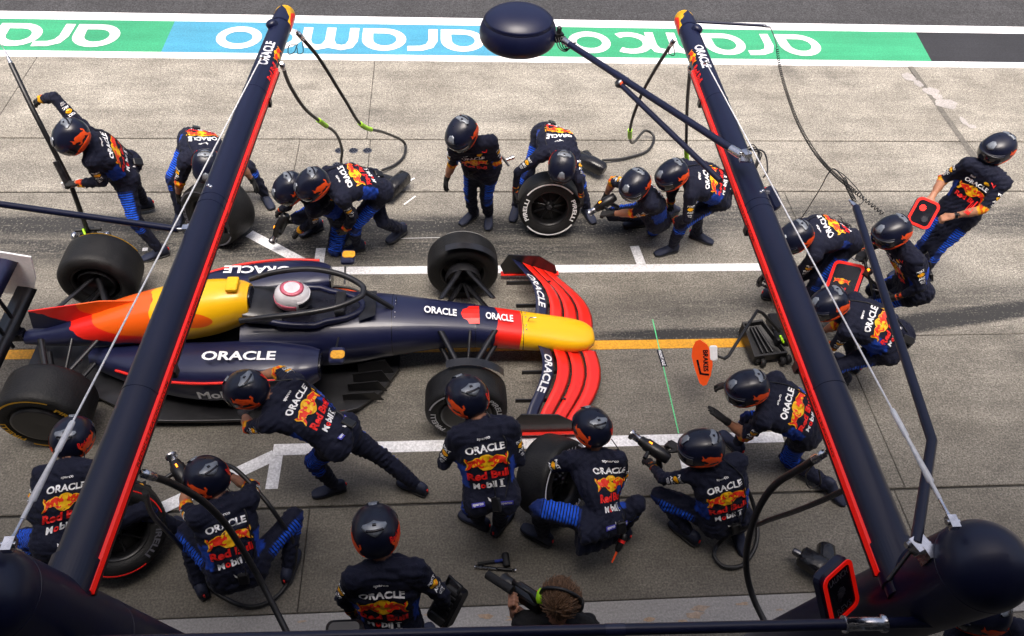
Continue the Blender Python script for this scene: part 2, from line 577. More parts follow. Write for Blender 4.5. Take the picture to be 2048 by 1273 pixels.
mb = MB()
mb.sheet([(-30, -8), (30, -8), (30, 10.125), (-30, 10.125)], -0.022)
apron = struct(mb.build('pit_apron', 'joint'))
YJ = [-8.0, -2.0, 2.04, 2.265, 3.15, 4.905, 7.23, 8.262, 10.13]
XJ = {0: [-30, -12, -6.3, -1.25, 3.86, 9.0, 15, 30], 1: [-30, -12, -6.3, -1.24, 3.86, 9.0, 15, 30], 2: [-30, -7, -3.2, 0.9, 5.1, 9.2, 30],
      3: [-30, -12, -6.3, -1.22, 3.87, 9.0, 15, 30], 4: [-30, -12, -6.3, 3.98, 9.0, 30], 5: [-30, -12, -6.0, 4.08, 9.0, 30],
      6: [-30, -12, -5.9, -1.90, -1.02, 6.95, 12, 30], 7: [-30, -12, -5.69, -1.07, 6.86, 12, 30]}
for j in range(len(YJ) - 1):
    xs = XJ[j]
    for i in range(len(xs) - 1):
        gx = 0.003
        gy0, gy1 = (0.011 if YJ[j] in (3.15, 7.23, 8.262) else 0.003), (0.011 if YJ[j + 1] in (3.15, 7.23, 8.262) else 0.003)
        x0, x1, y0, y1 = xs[i] + gx, xs[i + 1] - gx, YJ[j] + gy0, YJ[j + 1] - gy1
        c = 0.006
        s = MB()
        s.loft([[(x0, y0, -.02), (x1, y0, -.02), (x1, y1, -.02), (x0, y1, -.02)], [(x0, y0, -c), (x1, y0, -c), (x1, y1, -c), (x0, y1, -c)],
                [(x0 + c, y0 + c, 0), (x1 - c, y0 + c, 0), (x1 - c, y1 - c, 0), (x0 + c, y1 - c, 0)]], caps=False, smooth=False)
        s.sheet([(x0 + c, y0 + c), (x1 - c, y0 + c), (x1 - c, y1 - c), (x0 + c, y1 - c)], 0.0)
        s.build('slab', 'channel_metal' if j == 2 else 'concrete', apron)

# the cracked transverse joint with pale repair patches
mb = MB()
mb.add([(6.863, 10.125, 0.004), (6.942, 10.127, 0.004), (6.914, 7.880, 0.004), (6.824, 7.880, 0.004)], [(0, 3, 2, 1)])
mb.build('joint_strip', 'seam_fill', apron)
random.seed(3)
for (X_, Y_), rx_, ry_ in (((6.76, 9.83), .10, .12), ((6.93, 9.46), .13, .10), ((7.02, 9.15), .17, .13), ((7.10, 8.72), .05, .11), ((7.16, 8.60), .07, .05), ((6.83, 9.66), .07, .1), ((6.98, 9.33), .08, .09)):
    mb = MB()
    mb.sheet([(X_ + rx_ * math.cos(a) * random.uniform(.75, 1.15), Y_ + ry_ * math.sin(a) * random.uniform(.75, 1.15)) for a in [2 * math.pi * k / 14 for k in range(14)]], 0.004 + random.random() * 0.001)
    mb.build('repair_patch', 'patch_pale', apron)


def ribbon(pts, w, z, mi=0, mb=None):
    mb = mb or MB()
    P = [Vector((p[0], p[1], 0)) for p in pts]
    Lf, Rt = [], []
    for i, p in enumerate(P):
        a = (P[i] - P[i - 1]).normalized() if i else (P[1] - P[0]).normalized()
        b = (P[i + 1] - P[i]).normalized() if i < len(P) - 1 else a
        t = (a + b).normalized()
        n = Vector((-t.y, t.x, 0)) / max(0.5, t.dot(b))
        Lf.append(p + n * w / 2)
        Rt.append(p - n * w / 2)
    k = len(P)
    mb.add([(p.x, p.y, z) for p in Lf + Rt], [(k + i, k + i + 1, i + 1, i) for i in range(k - 1)], mi)
    return mb


def marking(name, pts, w, mat, z=0.004):
    return struct(ribbon(pts, w, z).build(name, mat))


# the painted band between the apron and the fast lane
band = MB()
band.sheet([(-40, 10.135), (40, 10.135), (40, 11.41), (-40, 11.41)], -0.026)
band_o = struct(band.build('painted_band', 'asphalt_dark'))


def strip(name, x0, x1, y0, y1, z, mat):
    m_ = MB()
    m_.sheet([(x0, y0), (x1, y0), (x1, y1), (x0, y1)], z)
    return m_.build(name, mat, band_o)


strip('white_edge', -40, 40, 10.135, 10.315, -0.020, 'paint_white')
strip('white_edge', -40, 40, 11.185, 11.41, -0.020, 'paint_white')
strip('green_field', -40, -4.08, 10.315, 11.185, -0.021, 'paint_green')
strip('blue_field', -4.08, 0.98, 10.315, 11.185, -0.0205, 'paint_blue')
gf = MB()
gf.sheet([(0.98, 10.315), (7.33, 10.315), (7.44, 11.185), (0.98, 11.185)], -0.021)
gf.build('green_field', 'paint_green', band_o)


def glyph(ch, cx, cy, rot=True):
    m_ = MB()
    z = -0.016
    sg = -1.0 if rot else 1.0

    def T(p):
        return (cx + sg * p[0], cy + sg * p[1])
    rx, ry = 0.325, 0.315
    if ch in 'oa':
        if ch == 'o':
            an = [R(15 * k) for k in range(24)]
            outer = [(rx * math.cos(a), ry * math.sin(a)) for a in an]
            inner = [(rx * 0.60 * math.cos(a), ry * 0.54 * math.sin(a)) for a in an]
        else:
            an = [R(270 * k / 18) for k in range(19)]
            outer = [(rx * math.cos(a), ry * math.sin(a)) for a in an] + [(rx * 1.0, -ry)]
            inner = [(rx * 0.53 * math.cos(a) - .01, ry * 0.55 * math.sin(a)) for a in an] + [(rx * 0.53, -ry * 0.55)]
        n = len(outer)
        m_.add([(*T(p), z) for p in outer + inner], [(i, (i + 1) % n, n + (i + 1) % n, n + i) for i in range(n)])
    else:
        st = {'r': [[(-.17, -.315), (-.17, .02), (-.12, .17), (0, .235), (.2, .245)]],
              'c': [[(.27 * math.cos(R(a)) * 1.0, .245 * math.sin(R(a))) for a in range(52, 309, 16)]],
              'm': [[(-.38, -.315), (-.38, .05), (-.33, .2), (-.22, .245), (-.09, .2), (-.04, .05), (-.04, -.315)], [(-.04, .05), (.01, .2), (.12, .245), (.25, .2), (.30, .05), (.30, -.315)]]}[ch]
        for q, pl in enumerate(st):
            ribbon([T(p) for p in pl], 0.135, z + 0.0006 * q, 0, m_)
    return m_.build('letter', 'paint_white', band_o)


for xs in ([0.19, -0.42, -0.97, -1.80, -2.50, -3.07], [5.38, 4.72, 4.19, 3.36, 2.72, 2.10], [-5.08, -5.69, -6.16, -6.99, -7.65, -8.24]):
    for ch, x in zip('aramco', xs):
        glyph(ch, x, 10.735)

# box lines on the apron
marking('box_line', [(-1.50, 5.92), (3.42, 5.92)], 0.115, 'paint_line')
marking('box_line', [(-1.60, 3.715), (3.02, 3.715)], 0.115, 'paint_line')
marking('box_tick', [(2.08, 5.98), (2.05, 6.27)], 0.105, 'paint_line')
marking('box_tick', [(2.06, 3.655), (2.06, 3.30)], 0.105, 'paint_line')
marking('box_tick', [(-1.44, 5.98), (-1.44, 6.27)], 0.105, 'paint_line')
marking('box_tick', [(-1.56, 3.655), (-1.56, 3.33)], 0.105, 'paint_line')
marking('box_diagonal', [(-1.52, 5.99), (-2.25, 6.51)], 0.115, 'paint_line', 0.0045)
marking('box_diagonal', [(-1.58, 3.66), (-2.45, 3.17)], 0.115, 'paint_line', 0.0045)
marking('centre_line', [(-9.0, 4.84), (3.24, 4.84)], 0.115, 'paint_yellow')
marking('axle_line', [(2.060, 5.168, 0.000), (2.052, 3.778, 0.000)], 0.011, 'paint_thin_green', 0.0055)
_a, _b2 = Vector((2.054, 4.769, 0.000)), Vector((2.068, 4.548, 0.000))
lab = MB()
Mx = frame(_b2 - _a, (0, 0, 1), (_a + _b2) / 2)
lab.sheet([(-.105, -.028), (.105, -.028), (.105, .028), (-.105, .028)], 0.006, Mx)
labo = struct(lab.build('axle_label', 'panel_black'))
tp, tf = text2d('FRONT AXLE', 0.19, 0.030, 0.02)
lt = MB()
lt.add([Mx @ Vector((x, y, 0.0075)) for x, y in tp], tf)
lt.build('lettering', 'white_print', labo)
marking('tape_mark', [(-0.600, 7.338, 0.000), (-0.449, 7.480, 0.000)], 0.02, 'paint_line')
marking('tape_mark', [(-0.560, 6.993, 0.000), (-0.430, 7.145, 0.000)], 0.02, 'paint_line')
marking('tape_mark', [(-3.338, 6.265, 0.000), (-3.282, 6.272, 0.000)], 0.05, 'paint_line')
marking('floor_mark', [(-0.641, 6.416, 0.000), (-0.140, 6.428, 0.000)], 0.006, 'paint_line', 0.0042)

# rust stains on the steel channel cover
random.seed(11)
for k in range(16):
    X_, Y_ = random.uniform(-1.3, 2.6), random.uniform(2.08, 2.22)
    m_ = MB()
    rr = random.uniform(.02, .06)
    m_.sheet([(X_ + rr * 1.7 * math.cos(a) * random.uniform(.5, 1.3), Y_ + rr * .5 * math.sin(a) * random.uniform(.5, 1.3)) for a in [2 * math.pi * q / 12 for q in range(12)]], 0.002 + k * 0.0001)
    m_.build('rust_stain', 'paint_rust', apron)

# round drain covers
for k, (X_, Y_) in enumerate(((-1.390, 8.018, 0.000)[:2], (-1.218, 8.019, 0.000)[:2], (-1.045, 8.020, 0.000)[:2], (-1.395, 7.729, 0.000)[:2], (-1.226, 7.729, 0.000)[:2])):
    t = thing('drain_cover', ['perforated round drain cover in the far apron slab, start of the row of three', 'perforated round drain cover, middle one of the far row of three',
                              'perforated round drain cover, end of the far row of three towards the bent hose', 'perforated round drain cover of the near pair, under the hanging hose',
                              'perforated round drain cover of the near pair, beside a bent back'][k], 'drain cover', (X_, Y_, 0), 'round drain covers in the apron')
    m_ = MB()
    m_.lathe([(.001, .006), (.05, .006), (.056, .004), (.056, -.001)], Matrix.Translation((X_, Y_, 0)), 24, smooth=False)
    m_.build('plate', 'dark_steel', t)
    m_ = MB()
    for q in range(6):
        a = R(60 * q)
        m_.sheet([(X_ + .033 * math.cos(a) + .010 * math.cos(b), Y_ + .033 * math.sin(a) + .010 * math.sin(b)) for b in [2 * math.pi * w / 10 for w in range(10)]], 0.0085)
    m_.sheet([(X_ + .009 * math.cos(b), Y_ + .009 * math.sin(b)) for b in [2 * math.pi * w / 10 for w in range(10)]], 0.0085)
    m_.build('holes', 'panel_black', t)

# the pit building behind and above the camera: wall over the garage doors, and an unseen roof and slab added to shade apron and posts
pb = thing('pit_building', 'grey pit building with an unseen roof added to shade the garage fronts', 'building', (0, -1.0, 0))
m_ = MB(); m_.box((0, -1.2, 7.0), (60, 0.4, 7.0)); m_.build('wall', 'wall_paint', pb)
m_ = MB(); m_.box((-11.25, 0.2, 10.6), (36.5, 3.2, 0.3)); m_.build('shade_canopy', 'roof_grey', pb)  # unseen roof, added and sized to shape the shade on the apron
m_ = MB(); m_.box((0, -.45, 4.6), (60, 1.1, 0.25)); m_.build('shade_slab', 'wall_paint', pb)  # unseen slab below the camera, added to darken the gantry posts
m_ = MB(); m_.box((0, -8, 1.75), (60, 0.3, 3.5)); m_.build('garage_back_wall', 'wall_paint', pb)
m_ = MB(); m_.box((0, -4.6, 3.6), (60, 6.6, 0.2)); m_.build('garage_ceiling', 'wall_paint', pb)
for x in range(-28, 29, 7):
    m_ = MB(); m_.box((x + 3.5, -1.2, 1.75), (0.5, 0.38, 3.5)); m_.build('pillar', 'wall_paint', pb)

# ================================================================== overhead gantry
G = thing('overhead_gantry', 'navy overhead pit gantry with two long booms on domed posts', 'gantry', (0.17, 1.5, 0))
PD = Vector((0.016, 0.180, -0.984)).normalized()
POSTS = [Vector((-1.657, 1.159, 3.2)), Vector((2.025, 1.134, 3.200))]
for c in POSTS:
    ax = -PD
    Mz = zframe(ax, (1, 0, 0), c)
    r_ = 0.174
    prof = [(r_, -3.22), (r_, 0.0)] + [(r_ * math.cos(R(a)), r_ * math.sin(R(a))) for a in range(6, 89, 6)] + [(0.001, r_)]
    m_ = MB()
    m_.lathe(prof, Mz, 56)
    po = m_.build('post', 'gantry_navy', G)
    for zz in (-.02, -.90):
        m_ = MB(); m_.lathe([(r_ - .004, zz - .009), (r_ + .0016, zz - .007), (r_ + .0016, zz + .007), (r_ - .004, zz + .009)], Mz, 56, smooth=False); m_.build('seam', 'gantry_navy', po)
BOOM = [(Vector((-1.60, 1.24, 2.80)), Vector((-1.403, 6.47, 2.61))), (Vector((1.935, 1.18, 2.80)), Vector((2.088, 6.50, 2.61)))]
BR = 0.089


def boom_frame(b):
    a, e = BOOM[b]
    y = (e - a).normalized()
    x = y.cross(Vector((0, 0, 1))).normalized()
    return a, y, x, x.cross(y), (e - a).length


def boom_pt(b, s, ang, r_):
    a, y, x, z, L_ = boom_frame(b)
    return a + y * s + (x * math.sin(ang) + z * math.cos(ang)) * r_


material('boom_print', (0.72, 0.72, 0.76), 0.5)
material('strip_print', (0.16, 0.003, 0.003), 0.5)
for b in (0, 1):
    a, y, x, z, L_ = boom_frame(b)
    inner = 1 if b == 0 else -1
    m_ = MB()
    Mb = Matrix(((x.x, z.x, y.x, a.x), (x.y, z.y, y.y, a.y), (x.z, z.z, y.z, a.z), (0, 0, 0, 1)))
    m_.lathe([(BR, 0.0), (BR, L_ - 1.2), (BR - .006, L_ - .12)], Mb, 44)
    bo = m_.build('boom', 'gantry_navy', G)
    for s0, ln in ((.05, .18), (1.10, .012), (2.55, .012), (2.62, .01), (3.9, .01)):
        m_ = MB(); e_ = .010 if ln > .1 else .0022
        m_.lathe([(BR - .004, s0 - .003), (BR + e_, s0), (BR + e_, s0 + ln), (BR - .004, s0 + ln + .003)], Mb, 44, smooth=False); m_.build('seam_ring', 'gantry_navy', bo)
    m_ = MB()
    rt = BR - .006
    m_.lathe([(rt + .001, L_ - .26), (rt + .003, L_ - .255), (rt + .003, L_ - .05)] + [(rt * math.cos(R(q)) + .001, L_ - .05 + rt * math.sin(R(q))) for q in range(0, 91, 10)], Mb, 32)
    m_.build('tip_cap', 'car_yellow', bo)
    m_ = MB()   # navy tongue over the yellow cap, red flank on the inner side
    rows = []
    for s, w in ((-.27, 62), (-.19, 62), (-.10, 30), (-.045, 2)):
        rows.append([boom_pt(b, L_ + s, R(w * (k / 8 * 2 - 1)) - inner * R(12), rt + .006) for k in range(9)])
    m_.loft(rows, 0, False, True, False)
    m_.build('tip_tongue', 'gantry_navy', bo)
    m_ = MB()
    rows = []
    for s, w0, w1 in ((-.30, 95, 112), (-.22, 62, 112), (-.12, 52, 105), (-.07, 70, 95)):
        rows.append([boom_pt(b, L_ + s, inner * R(w0 + (w1 - w0) * k / 6), rt + .0055) for k in range(7)])
    m_.loft(rows, 0, False, True, False)
    m_.build('tip_flank', 'car_red', bo)
    m_ = MB()   # small blister near the tip
    cpt = boom_pt(b, L_ - .38, -inner * R(25), BR - .012)
    nrm = (cpt - boom_pt(b, L_ - .38, 0, 0)).normalized()
    m_.lathe([(.048, -.01), (.048, .02)] + [(.048 * math.cos(R(q)), .02 + .03 * math.sin(R(q))) for q in range(15, 91, 15)], zframe(nrm, y, cpt), 20)
    m_.build('blister', 'gantry_navy', bo)
    # lit red strip on the inner flank
    m_ = MB()
    cs = [(BR - .012, .012), (BR + .014, .008), (BR + .014, -.032), (BR - .012, -.036)]
    ring = lambda s, f=1.0: [a + y * s + x * inner * p[0] + z * p[1] * f for p in cs]
    m_.loft([ring(.10), ring(L_ - .95)], 0, True, False)
    sp = m_.build('light_strip', 'led_red', bo)
    m_ = MB()
    m_.loft([[a + y * s + x * inner * p[0] + z * p[1] for p in ((BR - .01, -.037), (BR + .018, -.033), (BR + .018, -.045), (BR - .01, -.049))] for s in (.10, L_ - .93)], 0, True, False)
    m_.build('strip_rail', 'black_plastic', bo)
    words = ((1.55, '@REDBULLRACING'), (.95, 'REDBULLRACING.COM'), (2.3, 'REDBULLRACING.COM'), (2.9, '@REDBULLRACING')) if b == 0 else ((.95, '@REDBULLRACING'), (1.75, '@REDBULLRACING'), (2.55, 'REDBULLRACING.COM'))
    for s0, wd in words:
        m_ = MB()
        tp, tf = text2d(wd, .50, .030, .02)
        m_.add([a + y * (s0 + (px if b == 0 else -px)) + x * inner * (BR + .0152) + z * (-.012 + py * .85) for px, py in tp], tf)
        m_.build('lettering', 'strip_print', sp)
    # ORACLE and the bulls near the tip
    m_ = MB()
    d = 1 if b == 0 else -1
    tp, tf = text2d('ORACLE', .36, .075, .03)
    tp, tf = refine(tp, tf, .02)
    m_.add([boom_pt(b, L_ - .86 + d * px, d * (R(8) - py / BR), BR + .002) for px, py in tp], tf)
    m_.build('lettering', 'boom_print', bo)
    for pts_, tri_, mt_, ly in emblem(.17):
        m_ = MB()
        m_.add([boom_pt(b, L_ - .80 + d * px, d * (R(62) - py / BR), BR + .002 + .001 * ly) for px, py in pts_], tri_)
        m_.build('emblem', mt_, bo)
    tp, tf = text2d('Red Bull', .24, .05, .03)
    tp, tf = refine(tp, tf, .02)
    m_ = MB()
    m_.add([boom_pt(b, L_ - 1.06 + d * px, d * (R(66) - py / BR), BR + .0025) for px, py in tp], tf)
    m_.build('lettering', 'red_print', bo)
    # bolts by the seam
    for s, ang in ((2.68, -8 * inner), (2.70, -22 * inner)):
        c = boom_pt(b, s, R(ang), BR)
        nz_ = (c - boom_pt(b, s, 0, 0)).normalized()
        m_ = MB()
        m_.lathe([(.012, -.004), (.012, .004), (.008, .006), (.0005, .006)], zframe(nz_, y, c), 14)
        m_.build('bolt', 'steel', bo)
    # cable clamp knobs on the inner side
    for s in (1.3, 2.45, L_ - 1.35):
        c = boom_pt(b, s, inner * R(118), BR + .02)
        m_ = MB(); m_.box(c, (.04, .05, .05)); m_.build('clamp', 'black_plastic', bo)

# stay cables with turnbuckles
for A_, B_ in (((-1.420, 5.426, 2.800), (-1.558, 1.278, 3.360)), ((2.011, 5.428, 2.800), (1.876, 1.240, 3.360))):
    A_, B_ = Vector(A_), Vector(B_)
    D_ = B_ - A_
    m_ = MB(); m_.tube([A_, A_ + D_ * .90], .0045, 8)
    co = m_.build('stay_cable', 'cable_white', G)
    m_ = MB(); m_.tube([A_ + D_ * t for t in (.865, .868, .90, .902, .955, .957, .975)], [.010, .012, .012, .008, .014, .008, .008], 10)
    m_.build('turnbuckle', 'cable_white', co)
    m_ = MB(); m_.tube([A_ + D_ * t for t in (.975, .99, 1.0)], [.007, .007, .016], 8); m_.box(B_, (.035, .05, .03)); m_.tube([B_ - Vector((.025, 0, 0)), B_ + Vector((.025, 0, 0))], .012, 10)
    m_.build('clevis', 'steel', co)
    m_ = MB(); m_.lathe([(.0005, .02), (.014, .014), (.02, 0), (.014, -.014), (.0005, -.02)], Matrix.Translation(A_), 12)
    m_.build('cable_anchor', 'steel', co)

# crossbar pipe, cable arms, pod arms
m_ = MB(); m_.tube([(-1.60, 1.132, 2.80), (2.02, 1.060, 2.80)], .0235, 16)
cb = m_.build('crossbar', 'gantry_navy', G)
m_ = MB(); m_.tube([(.60, 1.088, 2.80), (.68, 1.0865, 2.80)], .0255, 16); m_.build('sleeve', 'car_navy', cb)
m_ = MB(); m_.tube([(1.60, 1.0685, 2.80), (1.61, 1.068, 2.80), (1.61, 1.068, 2.80), (1.76, 1.065, 2.80), (1.76, 1.065, 2.80), (1.78, 1.065, 2.80)], [.036, .036, .0275, .0275, .036, .036], 16)
m_.build('end_fitting', 'steel', cb)
m_ = MB(); m_.tube([(1.820, 1.244, 3.170), (2.090, 1.713, 3.170), (2.528, 3.579, 2.900)], .0225, 14)
ca = m_.build('cable_arm', 'gantry_navy', G)
q_ = Vector((2.528, 3.579, 2.900))
m_ = MB(); m_.tube([q_, q_ + Vector((-.01, .035, 0)), q_ + Vector((-.02, .07, 0))], [.018, .014, .006], 12); m_.build('arm_tip', 'steel', ca)
q_ = Vector((1.833, 1.244, 3.160))
m_ = MB(); m_.box(q_, (.07, .06, .05), .4); m_.box(q_ + Vector((.03, -.04, -.01)), (.05, .05, .08), .2); m_.tube([q_ + Vector((-.05, 0, 0)), q_ + Vector((.05, 0, 0))], .014, 10); m_.build('bracket', 'steel', ca)
m_ = MB(); m_.tube([q_ + Vector((-.02, -.01, -.02)), q_ + Vector((-.12, -.10, -.10))], .008, 8); m_.build('brace', 'black_plastic', ca)
m_ = MB(); m_.tube([(-1.647, 3.569, 2.750), (-3.257, 3.910, 2.750)], .0205, 14)
ca = m_.build('cable_arm', 'gantry_navy', G)
q_ = Vector((-1.621, 3.569, 2.750))
m_ = MB(); m_.tube([q_ - Vector((.03, 0, 0)), q_ + Vector((.07, -.01, 0))], .013, 10); m_.box(q_ + Vector((.03, 0, 0)), (.05, .04, .04)); m_.tube([q_ + Vector((.03, -.04, 0)), q_ + Vector((.03, .04, 0))], .010, 8); m_.build('bracket', 'steel', ca)
m_ = MB(); m_.tube([(2.187, 6.405, 2.620), (2.813, 6.354, 2.620)], .0125, 10)
ca = m_.build('thin_arm', 'gantry_navy', G)
m_ = MB(); m_.tube([(2.785, 6.353, 2.620), (2.856, 6.347, 2.610)], [.014, .006], 10); m_.build('arm_tip', 'steel', ca)
m_ = MB(); m_.tube([(0.942, 5.905, 2.700), (1.914, 4.122, 2.900)], .0255, 14)
pa = m_.build('pod_arm', 'gantry_navy', G)
for u0, u1 in (((0.942, 5.905, 2.700), (0.984, 5.832, 2.706)), ((1.274, 5.317, 2.758), (1.346, 5.191, 2.772)), ((1.879, 4.190, 2.890), (1.928, 4.097, 2.903))):
    m_ = MB(); m_.tube([u0, u1], .029, 14); m_.build('collar', 'steel', pa)
m_ = MB(); m_.tube([(1.303, 5.185, 2.745), (1.831, 4.088, 2.700)], .021, 14)
st_ = m_.build('pod_strut', 'gantry_navy', G)
q_ = Vector((1.298, 5.199, 2.745))
m_ = MB(); m_.lathe([(.03, -.03), (.034, -.02), (.034, .02), (.03, .03), (.001, .03)], zframe((.3, -.8, .5), (1, 0, 0), q_), 18); m_.build('knuckle', 'dark_steel', st_)
m_ = MB(); m_.lathe([(.018, .031), (.018, .036), (.001, .036)], zframe((.3, -.8, .5), (1, 0, 0), q_), 14); m_.build('knuckle_cap', 'orange_print', st_)
q_ = Vector((1.941, 4.079, 2.900))
m_ = MB(); m_.box(q_, (.08, .09, .012), -.1); m_.box(q_ + Vector((0, 0, .025)), (.05, .06, .05), .3); m_.tube([q_ + Vector((-.04, .01, .03)), q_ + Vector((.04, .0, .03))], .012, 8); m_.build('bracket', 'steel', pa)
m_ = MB()
for k in range(4):
    aa = [q_ + Vector((.0 + .012 * k, .03, .04)), q_ + Vector((.05 + .01 * k, .05 - .03 * k, .07)), q_ + Vector((.075, -.01 - .02 * k, .05)), q_ + Vector((.05, -.08 - .01 * k, .0))]
    m_.tube(spline(aa, 6), .004, 6)
m_.tube(spline([q_ + Vector((.04, .06, .03)), q_ + Vector((.13, .02, .03)), q_ + Vector((.12, -.13, 0)), q_ + Vector((.09, -.17, -.03))], 6), .006, 6)
m_.build('wiring', 'black_plastic', pa)

# pod hung over the lane
pc = Vector((0.572, 6.06, 2.665))
pod = thing('overhead_pod', 'dark navy domed pod hanging over the pit lane on its arm', 'pod', pc)
prof = []
for k in range(0, 33):
    a_ = R(-90 + 180 * k / 32)
    c_, s_ = math.cos(a_), math.sin(a_)
    prof.append((max(.001, .325 * abs(c_) ** .74), (.215 if s_ > 0 else .13) * math.copysign(abs(s_) ** .9, s_)))
S_ = Matrix.Translation(pc) @ Matrix.Diagonal((1, .92, 1, 1))
m_ = MB(); m_.lathe(prof, S_, 56); m_.build('shell', 'gantry_navy', pod)
lidp = [(r_, z_) for r_, z_ in prof if z_ > .125]
m_ = MB(); m_.lathe([(lidp[0][0] - .004, lidp[0][1] - .004)] + [(r_ + .007, z_ + .006) for r_, z_ in lidp[:-1]] + [(.001, lidp[-1][1] + .007)], S_, 56); m_.build('lid', 'gantry_navy', pod)
r0, z0 = lidp[0]
m_ = MB(); m_.lathe([(r0 + .001, z0 - .010), (r0 + .0075, z0 - .006), (r0 + .0075, z0 + .002), (r0 + .001, z0 + .006)], S_, 56); m_.build('lid_seam', 'gantry_navy', pod)
q_ = Vector((0.903, 5.968, 2.700))
m_ = MB(); m_.box(q_, (.07, .06, .07), .3); m_.tube([q_ + Vector((-.06, .03, 0)), q_ + Vector((.05, -.03, 0))], .02, 10); m_.lathe([(.02, .0), (.022, .05), (.012, .06), (.001, .06)], Matrix.Translation(q_ + Vector((0, 0, .03))), 12)
m_.build('mount', 'black_plastic', pod)
m_ = MB()
for k in range(4):
    m_.tube(spline([q_ + Vector((-.03 + .02 * k, -.03, .01)), q_ + Vector((.0 + .02 * k, -.09, -.05)), q_ + Vector((.06 + .015 * k, -.12 + .02 * k, -.06)), q_ + Vector((.11 + .01 * k, -.07, -.01))], 6), .005, 6)
m_.build('wiring', 'black_plastic', pod)

# signal panels hung on the gantry


def panel(name, label, c, x, y, w, h, t, rim, txt=(), dots=(), r=.04, face='panel_black'):
    x, y = Vector(x).normalized(), Vector(y).normalized()
    n = x.cross(y).normalized()
    y = n.cross(x)
    M = Matrix(((x.x, y.x, n.x, c[0]), (x.y, y.y, n.y, c[1]), (x.z, y.z, n.z, c[2]), (0, 0, 0, 1)))
    o = thing(name, label, 'signal panel', c)
    m_ = MB(); m_.rbox((0, 0, 0), (w, h, t), r); m_.v = [M @ Vector(p) for p in m_.v]; m_.build('housing', 'gantry_navy', o)
    m_ = MB()
    k1, k2 = rrect(w * .985, h * .985, r, 5), rrect(w - 2 * rim, h - 2 * rim, max(.006, r - rim * .6), 5)
    n_ = len(k1)
    z0, z1 = t / 2 + .001, t / 2 + .007
    m_.loft([[M @ Vector((*p, z0)) for p in k1], [M @ Vector((*p, z1)) for p in k1], [M @ Vector((*p, z1)) for p in k2], [M @ Vector((*p, z0)) for p in k2]], 0, False, False)
    m_.build('lit_rim', 'led_red', o)
    m_ = MB(); m_.sheet([p for p in k2], t / 2 + .002, M); m_.build('face', face, o)
    for s_, ty, tw, th, mt in txt:
        tp, tf = text2d(s_, tw, th, .01)
        m_ = MB(); m_.add([M @ Vector((px, py + ty, t / 2 + .004)) for px, py in tp], tf); m_.build('lettering', mt, o)
    for dx, dy, rad, mt in dots:
        m_ = MB()
        for i in range(-5, 6):
            for j in range(-5, 6):
                px, py = i * rad / 4.4, j * rad / 4.4
                if px * px + py * py < rad * rad:
                    m_.sheet([(dx + px + rad * .09 * math.cos(q), dy + py + rad * .09 * math.sin(q)) for q in [R(60 * w_) for w_ in range(6)]], t / 2 + .004, M)
        m_.build('lamp_dots', mt, o)
    return o, M


panel('launch_sign', 'red rimmed black panel reading LAUNCH and REVS below the gantry post', (1.703, 1.287, 2.620), (.83, .55, 0), (-.315, .476, .819), .205, .275, .07, .022,
      (('LAUNCH', .085, .125, .034, 'dim_print'), ('REVS', -.085, .10, .034, 'dim_print')), ((0, 0, .028, 'dim_print'),))
o_, M_ = panel('boom_signal', 'small navy signal box with a thin red edge fixed outside a gantry boom', (2.205, 4.02, 2.60), (-.72, -.69, 0), (-.45, .55, .70), .12, .17, .06, .010)

# coiled lead from the thin arm to the cable arm
def helix(path, rad, turns, wire, n=9):
    P = spline(path, 14)
    L_ = [0]
    for i in range(1, len(P)):
        L_.append(L_[-1] + (P[i] - P[i - 1]).length)
    tot = L_[-1]
    N = int(turns * n)
    out = []
    up = Vector((1, 0, .2)).normalized()
    j = 0
    for k in range(N + 1):
        s = tot * k / N
        while j < len(P) - 2 and L_[j + 1] < s:
            j += 1
        t = (s - L_[j]) / max(1e-6, L_[j + 1] - L_[j])
        p = P[j].lerp(P[j + 1], t)
        d = (P[j + 1] - P[j]).normalized()
        nx = (up - d * up.dot(d)).normalized()
        ny = d.cross(nx)
        a_ = 2 * math.pi * turns * k / N
        out.append(p + (nx * math.cos(a_) + ny * math.sin(a_)) * rad)
    return out


cl = thing('coiled_lead', 'thin black coiled lead drooping from the boom tip to the cable arm', 'cable', (2.861, 6.357, 2.600))
m_ = MB(); m_.tube(spline([(2.861, 6.357, 2.600), (2.892, 6.283, 2.550), (2.907, 6.201, 2.500)], 6), .004, 6); m_.build('straight_end', 'black_plastic', cl)
m_ = MB(); m_.tube(helix([(2.907, 6.201, 2.500), (2.895, 5.964, 2.420), (2.873, 5.637, 2.380), (2.839, 5.202, 2.380), (2.800, 4.742, 2.450), (2.735, 4.307, 2.600), (2.705, 3.904, 2.750), (2.832, 3.721, 2.720)], .011, 110, .0035), .0035, 4, caps=False); m_.build('coil', 'black_plastic', cl)
cl = thing('coiled_lead', 'short coiled lead with wire loop beside the end of the cable arm', 'cable', (2.593, 3.912, 2.850))
m_ = MB(); m_.tube(helix([(2.582, 3.910, 2.860), (2.559, 3.773, 2.880), (2.540, 3.641, 2.900)], .011, 16, .0035), .0035, 4, caps=False); m_.build('coil', 'black_plastic', cl)
m_ = MB(); m_.tube(spline([(2.582, 3.910, 2.860), (2.549, 4.015, 2.860), (2.530, 4.027, 2.800), (2.657, 4.244, 2.500), (2.851, 4.601, 2.000), (2.953, 4.805, 1.700)], 6), .004, 6); m_.tube(spline([(2.541, 4.020, 2.860), (2.599, 3.941, 2.860), (2.641, 3.772, 2.860), (2.616, 3.665, 2.880), (2.554, 3.605, 2.890)], 6), .003, 6); m_.build('wire', 'black_plastic', cl)


